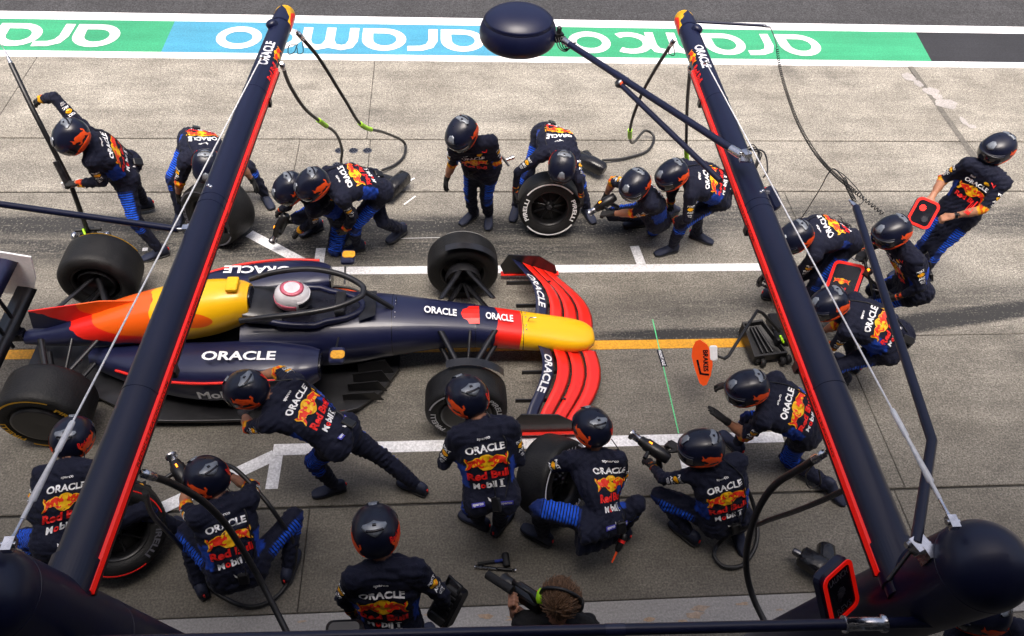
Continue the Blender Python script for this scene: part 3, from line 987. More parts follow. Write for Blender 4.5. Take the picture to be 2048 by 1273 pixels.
def hose(label, path, rad, tags=(), collar=True, loops=()):
    o = thing('air_hose', label, 'hose', path[0], 'air hoses hanging from the gantry')
    P = spline(path, 8)
    m_ = MB(); m_.tube(P, rad, 10); m_.build('tube', 'hose_rubber', o)
    for f in tags:
        i = int(f * (len(P) - 1))
        m_ = MB(); m_.tube(P[max(0, i - 2):i + 3], rad * 1.55, 10); m_.build('lime_sleeve', 'lime', o)
    if collar:
        d = (P[1] - P[0]).normalized()
        m_ = MB(); m_.tube([P[0] - d * .10, P[0] - d * .06, P[0] - d * .06, P[0] - d * .02, P[0] + d * .03], [.012, .012, .022, .022, rad * 1.25], 12); m_.build('coupling', 'steel', o)
    for lp in loops:
        m_ = MB(); m_.tube(spline(lp, 8), .004, 6); m_.build('safety_loop', 'black_plastic', o)
    return o


hose('black air hose with lime sleeve curling to a gun bag below a boom tip', [(-1.245, 6.154, 2.560), (-1.151, 6.328, 2.250), (-1.024, 6.622, 1.650), (-0.932, 6.980, 1.100), (-0.769, 7.628, 0.550), (-0.588, 8.061, 0.100), (-0.586, 7.881, 0.030), (-0.690, 7.702, 0.030), (-0.839, 7.569, 0.050)], .0165, (.40,),
     loops=[[(-1.287, 6.154, 2.500), (-1.329, 6.156, 2.420), (-1.380, 6.165, 2.400), (-1.377, 6.225, 2.440), (-1.305, 6.173, 2.480)], [(-1.249, 6.180, 2.500), (-1.261, 6.192, 2.400), (-1.300, 6.167, 2.400), (-1.306, 6.195, 2.440)]])
hose('black air hose with lime sleeve dropping straight behind two bent helmets', [(-1.336, 5.687, 2.560), (-1.378, 5.990, 2.200), (-1.356, 6.317, 1.750), (-1.297, 6.734, 1.300), (-1.244, 7.116, 0.900), (-1.259, 7.436, 0.450), (-1.299, 7.500, 0.200), (-1.157, 7.151, 0.350)], .0165, (.44,))
hose('black air hose curling in a loop to the bag near a squatting tyre carrier', [(1.923, 6.130, 2.560), (1.927, 6.473, 2.100), (1.924, 6.751, 1.650), (1.945, 6.998, 1.150), (2.036, 7.255, 0.750), (2.190, 7.600, 0.450), (2.493, 8.257, 0.150), (2.630, 8.257, 0.050), (2.501, 7.996, 0.030), (2.185, 7.840, 0.030), (1.886, 7.772, 0.050)], .0165, (.37,),
     loops=[[(1.967, 6.203, 2.500), (2.002, 6.226, 2.400), (1.966, 6.277, 2.380), (1.964, 6.283, 2.440)]])
hose('black air hose hanging straight beside a boom with a lime sleeve low down', [(2.033, 5.815, 2.500), (2.217, 6.209, 1.950), (2.403, 6.556, 1.400), (2.532, 6.695, 0.950), (2.644, 6.776, 0.650)], .0165, (.78,))
hose('thick black hose crossing in front of a kneeling back to the picture edge', [(-1.463, 1.967, 2.620), (-1.428, 2.034, 2.420), (-1.347, 2.058, 2.200), (-1.283, 2.051, 1.950), (-1.227, 2.002, 1.700), (-1.153, 1.905, 1.500), (-1.058, 1.757, 1.400), (-0.974, 1.619, 1.350), (-0.932, 1.535, 1.300)], .019, ())
hose('black hose looping round the feet of a kneeling wheel gunner', [(-1.647, 2.113, 2.200), (-1.951, 2.449, 1.300), (-2.057, 2.630, 0.600), (-2.014, 2.620, 0.250), (-1.915, 2.487, 0.050), (-1.630, 2.329, 0.030), (-1.429, 2.355, 0.030), (-1.302, 2.510, 0.050), (-1.246, 2.683, 0.250), (-1.349, 2.789, 0.620), (-1.477, 2.921, 0.720), (-1.642, 3.069, 0.780), (-1.785, 3.156, 0.740)], .017, (), False)
hose('thick black hose dropping from its coupling past a crouching wheel gunner', [(1.862, 1.978, 2.600), (1.839, 2.016, 2.420), (1.802, 2.071, 2.150), (1.796, 2.077, 1.850), (1.826, 2.044, 1.500), (1.879, 1.976, 1.200), (1.935, 1.834, 1.050), (2.006, 1.630, 1.000), (2.027, 1.500, 1.000)], .021, (),
     loops=[[(1.864, 1.978, 2.550), (1.897, 2.018, 2.350), (1.967, 2.022, 2.200), (2.035, 2.036, 2.200), (1.952, 2.018, 2.400)]])
hose('black hose swept under a boom and coiled once on the apron', [(2.025, 1.868, 2.450), (2.055, 1.986, 2.100), (2.086, 2.128, 1.700), (2.135, 2.319, 1.200), (2.187, 2.469, 0.800), (2.223, 2.645, 0.350), (2.165, 2.686, 0.060), (2.100, 2.593, 0.030), (2.160, 2.493, 0.030), (2.316, 2.500, 0.030), (2.465, 2.657, 0.050), (2.509, 2.854, 0.100), (2.451, 3.008, 0.250), (2.316, 3.064, 0.450)], .017, (), False)

# ================================================================== tyres and wheels
def arc_band(m_, M, r0, r1, a0, a1, z, mi=0, n=24):
    vs_, fs = [], []
    for k in range(n + 1):
        a = R(a0 + (a1 - a0) * k / n)
        vs_ += [M @ Vector((r0 * math.cos(a), r0 * math.sin(a), z)), M @ Vector((r1 * math.cos(a), r1 * math.sin(a), z))]
    fs = [(2 * k, 2 * k + 1, 2 * k + 3, 2 * k + 2) for k in range(n)]
    m_.add(vs_, fs, mi)


def ring_text(m_, M, s, a_mid, rad, h, z, width):
    tp, tf = text2d(s, width, h, .03)
    tp, tf = refine(tp, tf, .03)
    m_.add([M @ Vector(((rad + y) * math.cos(a_mid - x / rad), (rad + y) * math.sin(a_mid - x / rad), z)) for x, y in tp], tf)


def wheel_parts(parent, M, r_, w, mark='white_print', spin=0.0, nut=True):
    """Wheel whose axis is local z of M, outer face at +z. Children of parent: tyre (> band, lettering), rim (> hub, spoke)."""
    h = w / 2
    rr = r_ * .635
    prof = [(rr, -h * .86), (rr + .015, -h * .93), (r_ * .80, -h), (r_ * .93, -h * .93), (r_ * .985, -h * .78), (r_, -h * .55), (r_ * 1.003, 0), (r_, h * .55), (r_ * .985, h * .78), (r_ * .93, h * .93), (r_ * .80, h), (rr + .015, h * .93), (rr, h * .86)]
    m_ = MB(); m_.lathe(prof, M, 56)
    ty = m_.build('tyre', 'tyre_tread', parent)
    for a0 in (20 + spin, 200 + spin):
        m_ = MB(); arc_band(m_, M, r_ * (.905 if mark == 'red_print' else .885), r_ * .93, a0, a0 + 105, h * .955 + .004); m_.build('colour_band', mark, ty)
    for a0 in (160 + spin, 340 + spin):
        m_ = MB(); ring_text(m_, M, 'PIRELLI', R(a0), r_ * .80, .045, h + .003, .27); m_.build('lettering', 'dim_print' if mark == 'red_print' else mark, ty)
    m_ = MB()
    m_.lathe([(rr, -h * .86), (rr - .012, -h * .88), (rr - .02, -h * .6), (rr - .025, h * .5), (rr - .012, h * .88), (rr, h * .86)], M, 48)
    m_.lathe([(rr - .022, h * .05), (rr * .8, h * .12), (rr * .35, h * .32), (rr * .22, h * .36), (rr * .2, h * .5), (.001, h * .5)], M, 40)
    rim = m_.build('rim', 'black_plastic', parent)
    m_ = MB()
    for k in range(9):
        a = 2 * math.pi * k / 9
        p0, p1 = M @ Vector((rr * .24 * math.cos(a), rr * .24 * math.sin(a), h * .42)), M @ Vector(((rr - .03) * math.cos(a + .12), (rr - .03) * math.sin(a + .12), h * .22))
        m_.tube([p0, p1], [.014, .010], 6)
    m_.build('spokes', 'carbon', rim)
    if nut:
        m_ = MB(); m_.lathe([(.032, h * .4), (.032, h * .62), (.022, h * .66), (.001, h * .6)], M, 6, smooth=False); m_.build('wheel_nut', 'dark_steel', rim)
    return ty


# ================================================================== the racing car
CX, CY = 0.10, 4.785
car = thing('race_car', 'navy open-wheel racing car with yellow nose and red front wing in the pit box', 'racing car', (CX, CY, 0))


def cp(x, y, z):
    return Vector((CX + x, CY + y, z))


def sect(x, yc, hw, z0, z1, n=24, e=2.6):
    zc, hz = (z0 + z1) / 2, (z1 - z0) / 2
    out = []
    for k in range(n):
        a = 2 * math.pi * k / n
        c, s = math.cos(a), math.sin(a)
        out.append(cp(x, yc + hw * math.copysign(abs(c) ** (2 / e), c), zc + hz * math.copysign(abs(s) ** (2 / e), s)))
    return out


def interp(st, n):
    """Smooth stations along x."""
    P = [tuple(s) for s in st]
    out = []
    for i in range(len(P) - 1):
        a, b, c, d = P[max(0, i - 1)], P[i], P[i + 1], P[min(len(P) - 1, i + 2)]
        for k in range(n):
            t = k / n
            out.append(tuple(0.5 * (2 * b[q] + (c[q] - a[q]) * t + (2 * a[q] - 5 * b[q] + 4 * c[q] - d[q]) * t * t + (3 * b[q] - a[q] - 3 * c[q] + d[q]) * t ** 3) for q in range(len(b))))
    out.append(P[-1])
    return out


def livery(name, fields):
    """Car paint with flat livery fields: list of (colour, x0, x1, slope) bands along the car, first match wins; plus ellipses."""
    m = bpy.data.materials.new(name)
    m.use_nodes = True
    t = m.node_tree
    L = t.links
    p = t.nodes['Principled BSDF']
    p.inputs['Roughness'].default_value = 0.36
    p.inputs['Coat Weight'].default_value = 0.3
    tc = t.nodes.new('ShaderNodeTexCoord')
    sp = t.nodes.new('ShaderNodeSeparateXYZ')
    L.new(tc.outputs['Object'], sp.inputs[0])

    def math_(op, a, b=None, c=None):
        n = t.nodes.new('ShaderNodeMath')
        n.operation = op
        for k, x in enumerate((a, b, c)):
            if x is None:
                continue
            if isinstance(x, (int, float)):
                n.inputs[k].default_value = x
            else:
                L.new(x, n.inputs[k])
        return n.outputs[0]
    col = None
    base = (0.0085, 0.0110, 0.044, 1)
    cur = None
    for (c, x0, x1, z0, z1, edge) in fields:      # ellipse in side view, wobbling edge
        ex = math_('DIVIDE', math_('SUBTRACT', sp.outputs['X'], (x0 + x1) / 2), (x1 - x0) / 2)
        ez = math_('DIVIDE', math_('SUBTRACT', sp.outputs['Z'], (z0 + z1) / 2), (z1 - z0) / 2)
        d = math_('ADD', math_('MULTIPLY', ex, ex), math_('MULTIPLY', ez, ez))
        if edge:
            nz = t.nodes.new('ShaderNodeTexNoise')
            nz.inputs['Scale'].default_value = 5.0
            L.new(tc.outputs['Object'], nz.inputs['Vector'])
            d = math_('ADD', d, math_('MULTIPLY', math_('SUBTRACT', nz.outputs['Fac'], 0.5), edge))
        mask = math_('LESS_THAN', d, 1.0)
        mx = t.nodes.new('ShaderNodeMix')
        mx.data_type = 'RGBA'
        L.new(mask, mx.inputs['Factor'])
        if cur is None:
            mx.inputs['A'].default_value = base
        else:
            L.new(cur, mx.inputs['A'])
        mx.inputs['B'].default_value = (*c, 1)
        cur = mx.outputs['Result']
    L.new(cur, p.inputs['Base Color'])
    MATS[name] = m
    return m


YEL, RED, ORG = (0.93, 0.50, 0.004), (0.80, 0.016, 0.008), (0.90, 0.12, 0.006)
livery('nose_livery', [(RED, .28, 1.6, -.2, .9, 0.25), (YEL, .52, 1.75, -.25, .85, 0.0)])
livery('cover_livery', [(RED, -3.85, -2.0, .46, 1.10, 0.8), (ORG, -3.45, -2.4, .58, .86, 0.6), (YEL, -2.75, -1.70, .46, 1.20, 0.5), (ORG, -2.55, -2.2, .70, .84, 0.4)])
# tub and nose
tub = [(1.27, .045, .17, .215), (1.25, .10, .145, .265), (1.15, .165, .13, .31), (.95, .19, .135, .36), (.7, .195, .16, .42), (.4, .20, .20, .49), (.1, .21, .23, .555), (-.25, .235, .24, .61), (-.6, .285, .20, .655),
       (-1.0, .33, .12, .68), (-1.5, .36, .09, .675), (-2.0, .37, .09, .64)]
st = interp([s for s in tub if s[0] >= .25 or s[0] == .1], 6)
m_ = MB(); m_.loft([sect(x, 0, hw, z0, z1) for x, hw, z0, z1 in st]); m_.build('nose', 'nose_livery', car)
st = interp([s for s in tub if s[0] <= .1], 6)
m_ = MB(); m_.loft([sect(x, 0, hw + .001, z0 - .001, z1 + .001) for x, hw, z0, z1 in st]); tubo = m_.build('monocoque', 'car_navy', car)
# stripe and white marks on the tub top
for x0, x1 in ((-.62, -.42), (-.05, .14)):
    m_ = MB()
    m_.loft([[cp(x, q * .11, (.615 if x < -.3 else .565) + .03 * (-x) * 0.35 + .012 - .5 * q * q * .05) for q in (-1, -.5, 0, .5, 1)] for x in (x0, (x0 + x1) / 2, x1)], 0, False, False, False)
    m_.build('red_stripe', 'car_red', tubo)
for s_, x0, z0 in (('ORACLE', -.22, .625), ('ORACLE', .33, .53)):
    tp, tf = text2d(s_, .30 if x0 < 0 else .26, .085, .03)
    m_ = MB(); m_.add([cp(x0 + px, py - .01, z0 - .20 * px) for px, py in tp], tf); m_.build('lettering', 'white_print', tubo)
# cockpit rim, opening and headrest
m_ = MB()
rim = [cp(-1.42 + .50 * math.cos(a), .235 * math.sin(a) * (1.0 if math.cos(a) < .2 else .86), .700 - .012 * math.cos(a)) for a in [2 * math.pi * k / 32 for k in range(33)]]
m_.tube(rim, .030, 8, caps=False); m_.build('cockpit_rim', 'car_navy', tubo)
m_ = MB(); m_.sheet([(p.x, p.y) for p in rim[:-1]], .692); m_.build('cockpit_opening', 'panel_black', tubo)
m_ = MB(); m_.loft([sect(x, 0, hw, .66, z1, 20) for x, hw, z1 in ((-1.62, .20, .74), (-1.75, .22, .78), (-1.95, .20, .82))]); m_.build('headrest', 'carbon', tubo)
m_ = MB(); m_.rbox(cp(-1.12, 0, .715), (.09, .26, .10), .02); m_.build('steering_wheel', 'carbon', tubo)
m_ = MB(); m_.loft([[cp(-.95, .18 * q, .69), ] + [cp(-.80, .15 * q, .735)] for q in (-1, -.5, 0, .5, 1)], 0, False, True, False); m_.build('windscreen', 'carbon', tubo)
# engine cover with airbox, fin
cov = [(-1.90, .13, .62, .93), (-2.0, .165, .55, .965), (-2.25, .205, .45, .955), (-2.6, .215, .38, .885), (-3.0, .19, .33, .76), (-3.35, .15, .29, .62), (-3.7, .105, .27, .48), (-4.0, .065, .27, .38)]
m_ = MB(); m_.loft([sect(x, 0, hw * 1.16, z0, z1, 28, 2.2) for x, hw, z0, z1 in interp(cov, 6)]); eco = m_.build('engine_cover', 'cover_livery', car)
m_ = MB(); m_.loft([sect(-1.885, 0, .105, .73, .915, 20), sect(-1.898, 0, .105, .73, .915, 20)]); m_.build('airbox_intake', 'panel_black', eco)
m_ = MB(); m_.prism([(-2.7, .80), (-3.2, .80), (-3.85, .68), (-3.9, .45), (-3.5, .45), (-2.9, .70)], -.006, .006, Matrix(((1, 0, 0, CX), (0, 0, 1, CY), (0, 1, 0, 0), (0, 0, 0, 1)))); m_.build('shark_fin', 'cover_livery', eco)
m_ = MB(); m_.rbox(cp(-2.02, 0, .995), (.10, .16, .04), .015); m_.build('camera_bar', 'yellow_print', eco)
# panel joints and fasteners on the nose and tub
for x0 in (.52, .05, -.70):
    q_ = [z for z in interp(tub, 6) if abs(z[0] - x0) < .06][0]
    m_ = MB(); m_.loft([sect(q_[0] + d_, 0, q_[1] + .0018, q_[2] - .0018, q_[3] + .0018) for d_ in (-.003, .003)], 0, False); m_.build('panel_joint', 'panel_black', tubo)
    for yy in (-.10, -.05, .05, .10):
        m_ = MB(); m_.lathe([(.006, -.004), (.006, .002), (.0005, .002)], Matrix.Translation(cp(q_[0] + .03, yy, q_[3] - .6 * yy * yy + .001)), 8); m_.build('fastener', 'steel', tubo)
m_ = MB(); m_.tube([cp(-.62, .06, .66), cp(-.62, .06, .74)], .004, 6); m_.build('antenna', 'carbon', tubo)
m_ = MB(); m_.tube([cp(.60, 0, .44), cp(.62, 0, .50), cp(.68, 0, .50)], .006, 6); m_.build('pitot_tube', 'steel', tubo)
# halo
m_ = MB()
hp = [(-1.95, .25, .80), (-1.7, .275, .865), (-1.4, .27, .905), (-1.12, .20, .905), (-.93, .08, .895), (-.90, 0, .893)]
m_.tube(spline([cp(*p) for p in hp] + [cp(x, -y, z) for x, y, z in hp[::-1][1:]], 6), .027, 12)
m_.tube(spline([cp(-.90, 0, .893), cp(-.80, 0, .80), cp(-.66, 0, .66)], 5), [.024] * 11, 10)
m_.build('halo', 'carbon', car)
# sidepods with red pinstripe
for s in (-1, 1):
    pod_ = [(-1.28, .52, .13, .40, .61), (-1.42, .525, .185, .34, .635), (-1.8, .50, .235, .22, .64), (-2.3, .46, .24, .14, .58), (-2.75, .37, .21, .12, .49), (-3.1, .27, .15, .12, .40), (-3.4, .18, .08, .13, .32)]
    m_ = MB(); m_.loft([sect(x, s * yc, hw, z0, z1, 24, 3.0) for x, yc, hw, z0, z1 in interp(pod_, 5)]); so = m_.build('sidepod', 'car_navy', car)
    m_ = MB(); m_.loft([sect(-1.265, s * .52, .11, .43, .585, 16), sect(-1.279, s * .52, .11, .43, .585, 16)]); m_.build('intake', 'panel_black', so)
    m_ = MB(); m_.tube(spline([cp(-1.4, s * .715, .575), cp(-1.8, s * .735, .565), cp(-2.3, s * .70, .50), cp(-2.75, s * .58, .41), cp(-3.1, s * .42, .34)], 6), .013, 8); m_.build('red_pinstripe', 'car_red', so)
    tp, tf = text2d('ORACLE', .62, .11, .03)
    m_ = MB(); m_.add([cp(-1.95 + px * (1 if s < 0 else -1), s * (.52 - py * (1 if s > 0 else 1) * .9 * 1.0), .652 - .03 * px * (1 if s < 0 else -1) * 2 * .4 + .0) for px, py in tp], tf)
    m_.build('lettering', 'white_print', so)
    tp, tf = text2d('Mobil 1', .42, .10, .03)
    m_ = MB(); m_.add([cp(-2.1 + px * (1 if s < 0 else -1), s * .752, .40 + py) for px, py in tp], tf); m_.build('lettering', 'white_print', so)
    # mirror
    m_ = MB(); m_.rbox(cp(-1.10, s * .60, .725), (.13, .17, .06), .03); mo = m_.build('mirror', 'car_navy', car)
    m_ = MB(); m_.rbox(cp(-1.09, s * .61, .757), (.12, .09, .012), .03); m_.build('mirror_top', 'paint_yellow', mo)
    m_ = MB(); m_.tube([cp(-1.12, s * .50, .70), cp(-1.12, s * .33, .64)], .010, 6); m_.build('stay', 'carbon', mo)
# floor
half = [(-.62, .24), (-.78, .52), (-.98, .70), (-1.3, .79), (-2.2, .80), (-3.0, .78), (-3.12, .62), (-3.3, .52), (-4.05, .48)]
m_ = MB(); m_.prism([(CX + x, CY + y) for x, y in half] + [(CX + x, CY - y) for x, y in half[::-1]], .045, .075); fl = m_.build('floor', 'carbon', car)
for s in (-1, 1):
    m_ = MB(); m_.tube(spline([cp(x, s * (y + .004), .088 + .03 * (k % 2)) for k, (x, y) in enumerate(half[2:7])], 4), .014, 6); m_.build('floor_edge', 'carbon', fl)
    m_ = MB(); m_.tube([cp(-1.05, s * .725, .095), cp(-1.3, s * .795, .10), cp(-1.6, s * .80, .10)], .010, 6); m_.build('floor_mark', 'orange_print', fl)
    for k in range(4):
        m_ = MB(); m_.prism([(-.66 - .03 * k, .06), (-1.0 - .04 * k, .06), (-1.0 - .04 * k, .22 - .02 * k), (-.74 - .03 * k, .28 - .03 * k)], -.003, .003, Matrix(((1, 0, 0, CX), (0, 0, 1, CY + s * (.30 + .10 * k)), (0, 1, 0, 0), (0, 0, 0, 1)))); m_.build('floor_fence', 'carbon', fl)
# front wing
fw = MB()
fwo = bpy.data.objects.new('front_wing', None); COL.objects.link(fwo); fwo.parent = car; fwo.location = (0, 0, 0)
for s in (-1, 1):
    for k in range(4):
        rows = []
        for q in range(9):
            t = q / 8
            y = .13 + .86 * t
            xl = (1.34 - .165 * k) - (.06 + .30 * t * t) * (1 - .12 * k) + (.05 * math.sin(math.pi * min(1, t * 1.2)))
            ch = .152 - .008 * k - .03 * t
            z = .085 + .055 * k + .05 * (1 - t) * (k == 0) + .02 * k * math.sin(math.pi * t)
            rows.append([cp(xl - ch * f, s * y, z + .055 * f ** 1.5 + tk) for f, tk in ((0, 0), (.2, .006), (.6, .006), (1, .002), (1, 0), (.6, .0), (.2, -.004))])
        m_ = MB(); m_.loft(rows, 0, True, True); el = m_.build('wing_element', 'car_red' if k < 3 else 'car_navy', fwo)
        if k == 3:
            tp, tf = text2d('ORACLE', .44, .075, .03)
            tp, tf = refine(tp, tf, .03)
            pp = []
            for px, py in tp:
                t = (.52 - s * px - .13) / .86
                xl = .845 - (.06 + .30 * t * t) * .64 + .05 * math.sin(math.pi * min(1, t * 1.2))
                pp.append(cp(xl - .060 + py, s * .52 - px, .085 + .165 + .06 * math.sin(math.pi * t) + .055 * max(.02, (.060 - py) / .11) ** 1.5 + .0105))
            m_ = MB(); m_.add(pp, tf); m_.build('lettering', 'cable_white', el)
    for y0 in (.42, .74):
        m_ = MB(); m_.box(cp(.80 - .22 * y0 * y0, s * y0, .20), (.46, .010, .05)); m_.build('slot_bracket', 'carbon', fwo)
    ep = [(1.02, .06), (.98, .20), (.80, .34), (.48, .36), (.40, .20), (.45, .06)]
    m_ = MB(); m_.prism(ep, -.006, .006, Matrix(((1, 0, 0, CX), (0, 0, 1, CY + s * .995), (0, 1, 0, 0), (0, 0, 0, 1)))); m_.build('endplate', 'carbon', fwo)
    m_ = MB(); m_.box(cp(.72, s * 1.0, .072), (.62, .06, .012)); m_.build('footplate', 'car_red', fwo)
# rear wing and beam wing
rwo = bpy.data.objects.new('rear_wing', None); COL.objects.link(rwo); rwo.parent = car
for x0, z0, ch, mt in ((-4.05, .80, .30, 'car_navy'), (-4.27, .90, .16, 'car_red')):
    m_ = MB(); m_.loft([[cp(x0 - ch * f, y, z0 + .10 * f + tk) for f, tk in ((0, 0), (.3, .016), (1, .003), (1, 0), (.3, -.008))] for y in (-.49, -.25, 0, .25, .49)]); m_.build('wing_element', mt, rwo)
for s in (-1, 1):
    m_ = MB(); m_.prism([(-3.92, .86), (-4.42, 1.0), (-4.45, .40), (-4.1, .36), (-3.98, .6)], -.008, .008, Matrix(((1, 0, 0, CX), (0, 0, 1, CY + s * .50), (0, 1, 0, 0), (0, 0, 0, 1)))); m_.build('endplate', 'white_print', rwo)
    m_ = MB(); m_.tube([cp(-4.1, s * .10, .30), cp(-4.12, s * .10, .82)], .018, 8); m_.build('pylon', 'carbon', rwo)
m_ = MB(); m_.loft([[cp(-4.02 - .16 * f, y, .45 + .05 * f + tk) for f, tk in ((0, 0), (.4, .012), (1, 0), (.4, -.008))] for y in (-.48, 0, .48)]); m_.build('beam_wing', 'carbon', rwo)
m_ = MB(); m_.box(cp(-4.08, 0, .36), (.14, .09, .09)); m_.build('rain_light', 'panel_black', rwo)
# suspension arms
for fx, ins, zs in ((0.0, .2, (.50, .27)), (-3.55, .16, (.42, .24))):
    for s in (-1, 1):
        for dx in (.28, -.22):
            for z in zs:
                m_ = MB()
                a0, a1 = cp(fx + dx, s * ins, z + .06), cp(fx, s * .70, z)
                n_ = Vector((0, 0, 1))
                m_.loft([[p + Vector((.030, 0, 0)), p + Vector((0, 0, .008)), p + Vector((-.030, 0, 0)), p - Vector((0, 0, .008))] for p in (a0, a1)]); m_.build('wishbone', 'carbon', car)
        m_ = MB(); m_.tube([cp(fx + .05, s * ins, zs[0] + .06), cp(fx, s * .70, zs[1] - .02)], .013, 8); m_.build('pushrod', 'carbon', car)
        m_ = MB(); m_.lathe([(.17, -.05), (.18, 0), (.16, .07), (.06, .09), (.001, .09)], zframe((0, s, 0), (1, 0, 0), cp(fx, s * .66, .36)), 24); m_.build('brake_drum', 'carbon', car)
# wheels
for fx, w, yo in ((0.0, .305, .845), (-3.55, .405, .795)):
    for s in (-1, 1):
        c = cp(fx, s * yo, .362)
        wo_ = bpy.data.objects.new('wheel', None); COL.objects.link(wo_); wo_.parent = car; wo_.location = c - Vector((CX, CY, 0))
        wheel_parts(wo_, zframe((0, s, 0), (1, 0, 0), c), .36, w, 'yellow_print' if fx < -1 else 'white_print', 40)
        m_ = MB(); m_.lathe([(rr, s * 0) for rr in (.205, .215, .225)][:1] + [(.222, .158 * w / .305), (.20, .16 * w / .305), (.001, .152 * w / .305)], zframe((0, s, 0), (1, 0, 0), c), 40)
        m_.build('wheel_cover', 'carbon', wo_)
        if fx == 0:
            m_ = MB()
            rows = [[c + Vector((.405 * math.cos(R(a)), -s * d, .405 * math.sin(R(a)))) for d in (.09, .14, .17)] for a in range(35, 125, 10)]
            m_.loft(rows, 0, False, True, False); m_.build('wheel_deflector', 'carbon', wo_)


def loose_tyre(label, c, axis, r_, w, mark, spin=0):
    o = thing('wheel', label, 'wheel', (c[0], c[1], 0), 'spare wheels held by the crew')
    wheel_parts(o, zframe(axis, (1, 0, 0), c), r_, w, mark, spin)
    return o


loose_tyre('wide slick wheel between the spread knees of a crew member behind a boom', (-2.50, 6.50, .355), (-.45, -.85, .12), .352, .40, 'dim_print', 30)
loose_tyre('white-banded slick wheel held upright facing the camera on the far side', (1.075, 6.60, .35), (-.02, -.97, .20), .345, .31, 'white_print', 20)
loose_tyre('slick wheel held at the side of a squatting crew member near the close box line', (.80, 3.17, .35), (.72, -.55, .38), .345, .31, 'white_print', 120)
loose_tyre('red-lined slick wheel under the thigh of the crew member by the domed post', (-2.62, 2.88, .30), (.45, -.62, .64), .355, .39, 'red_print', 0)

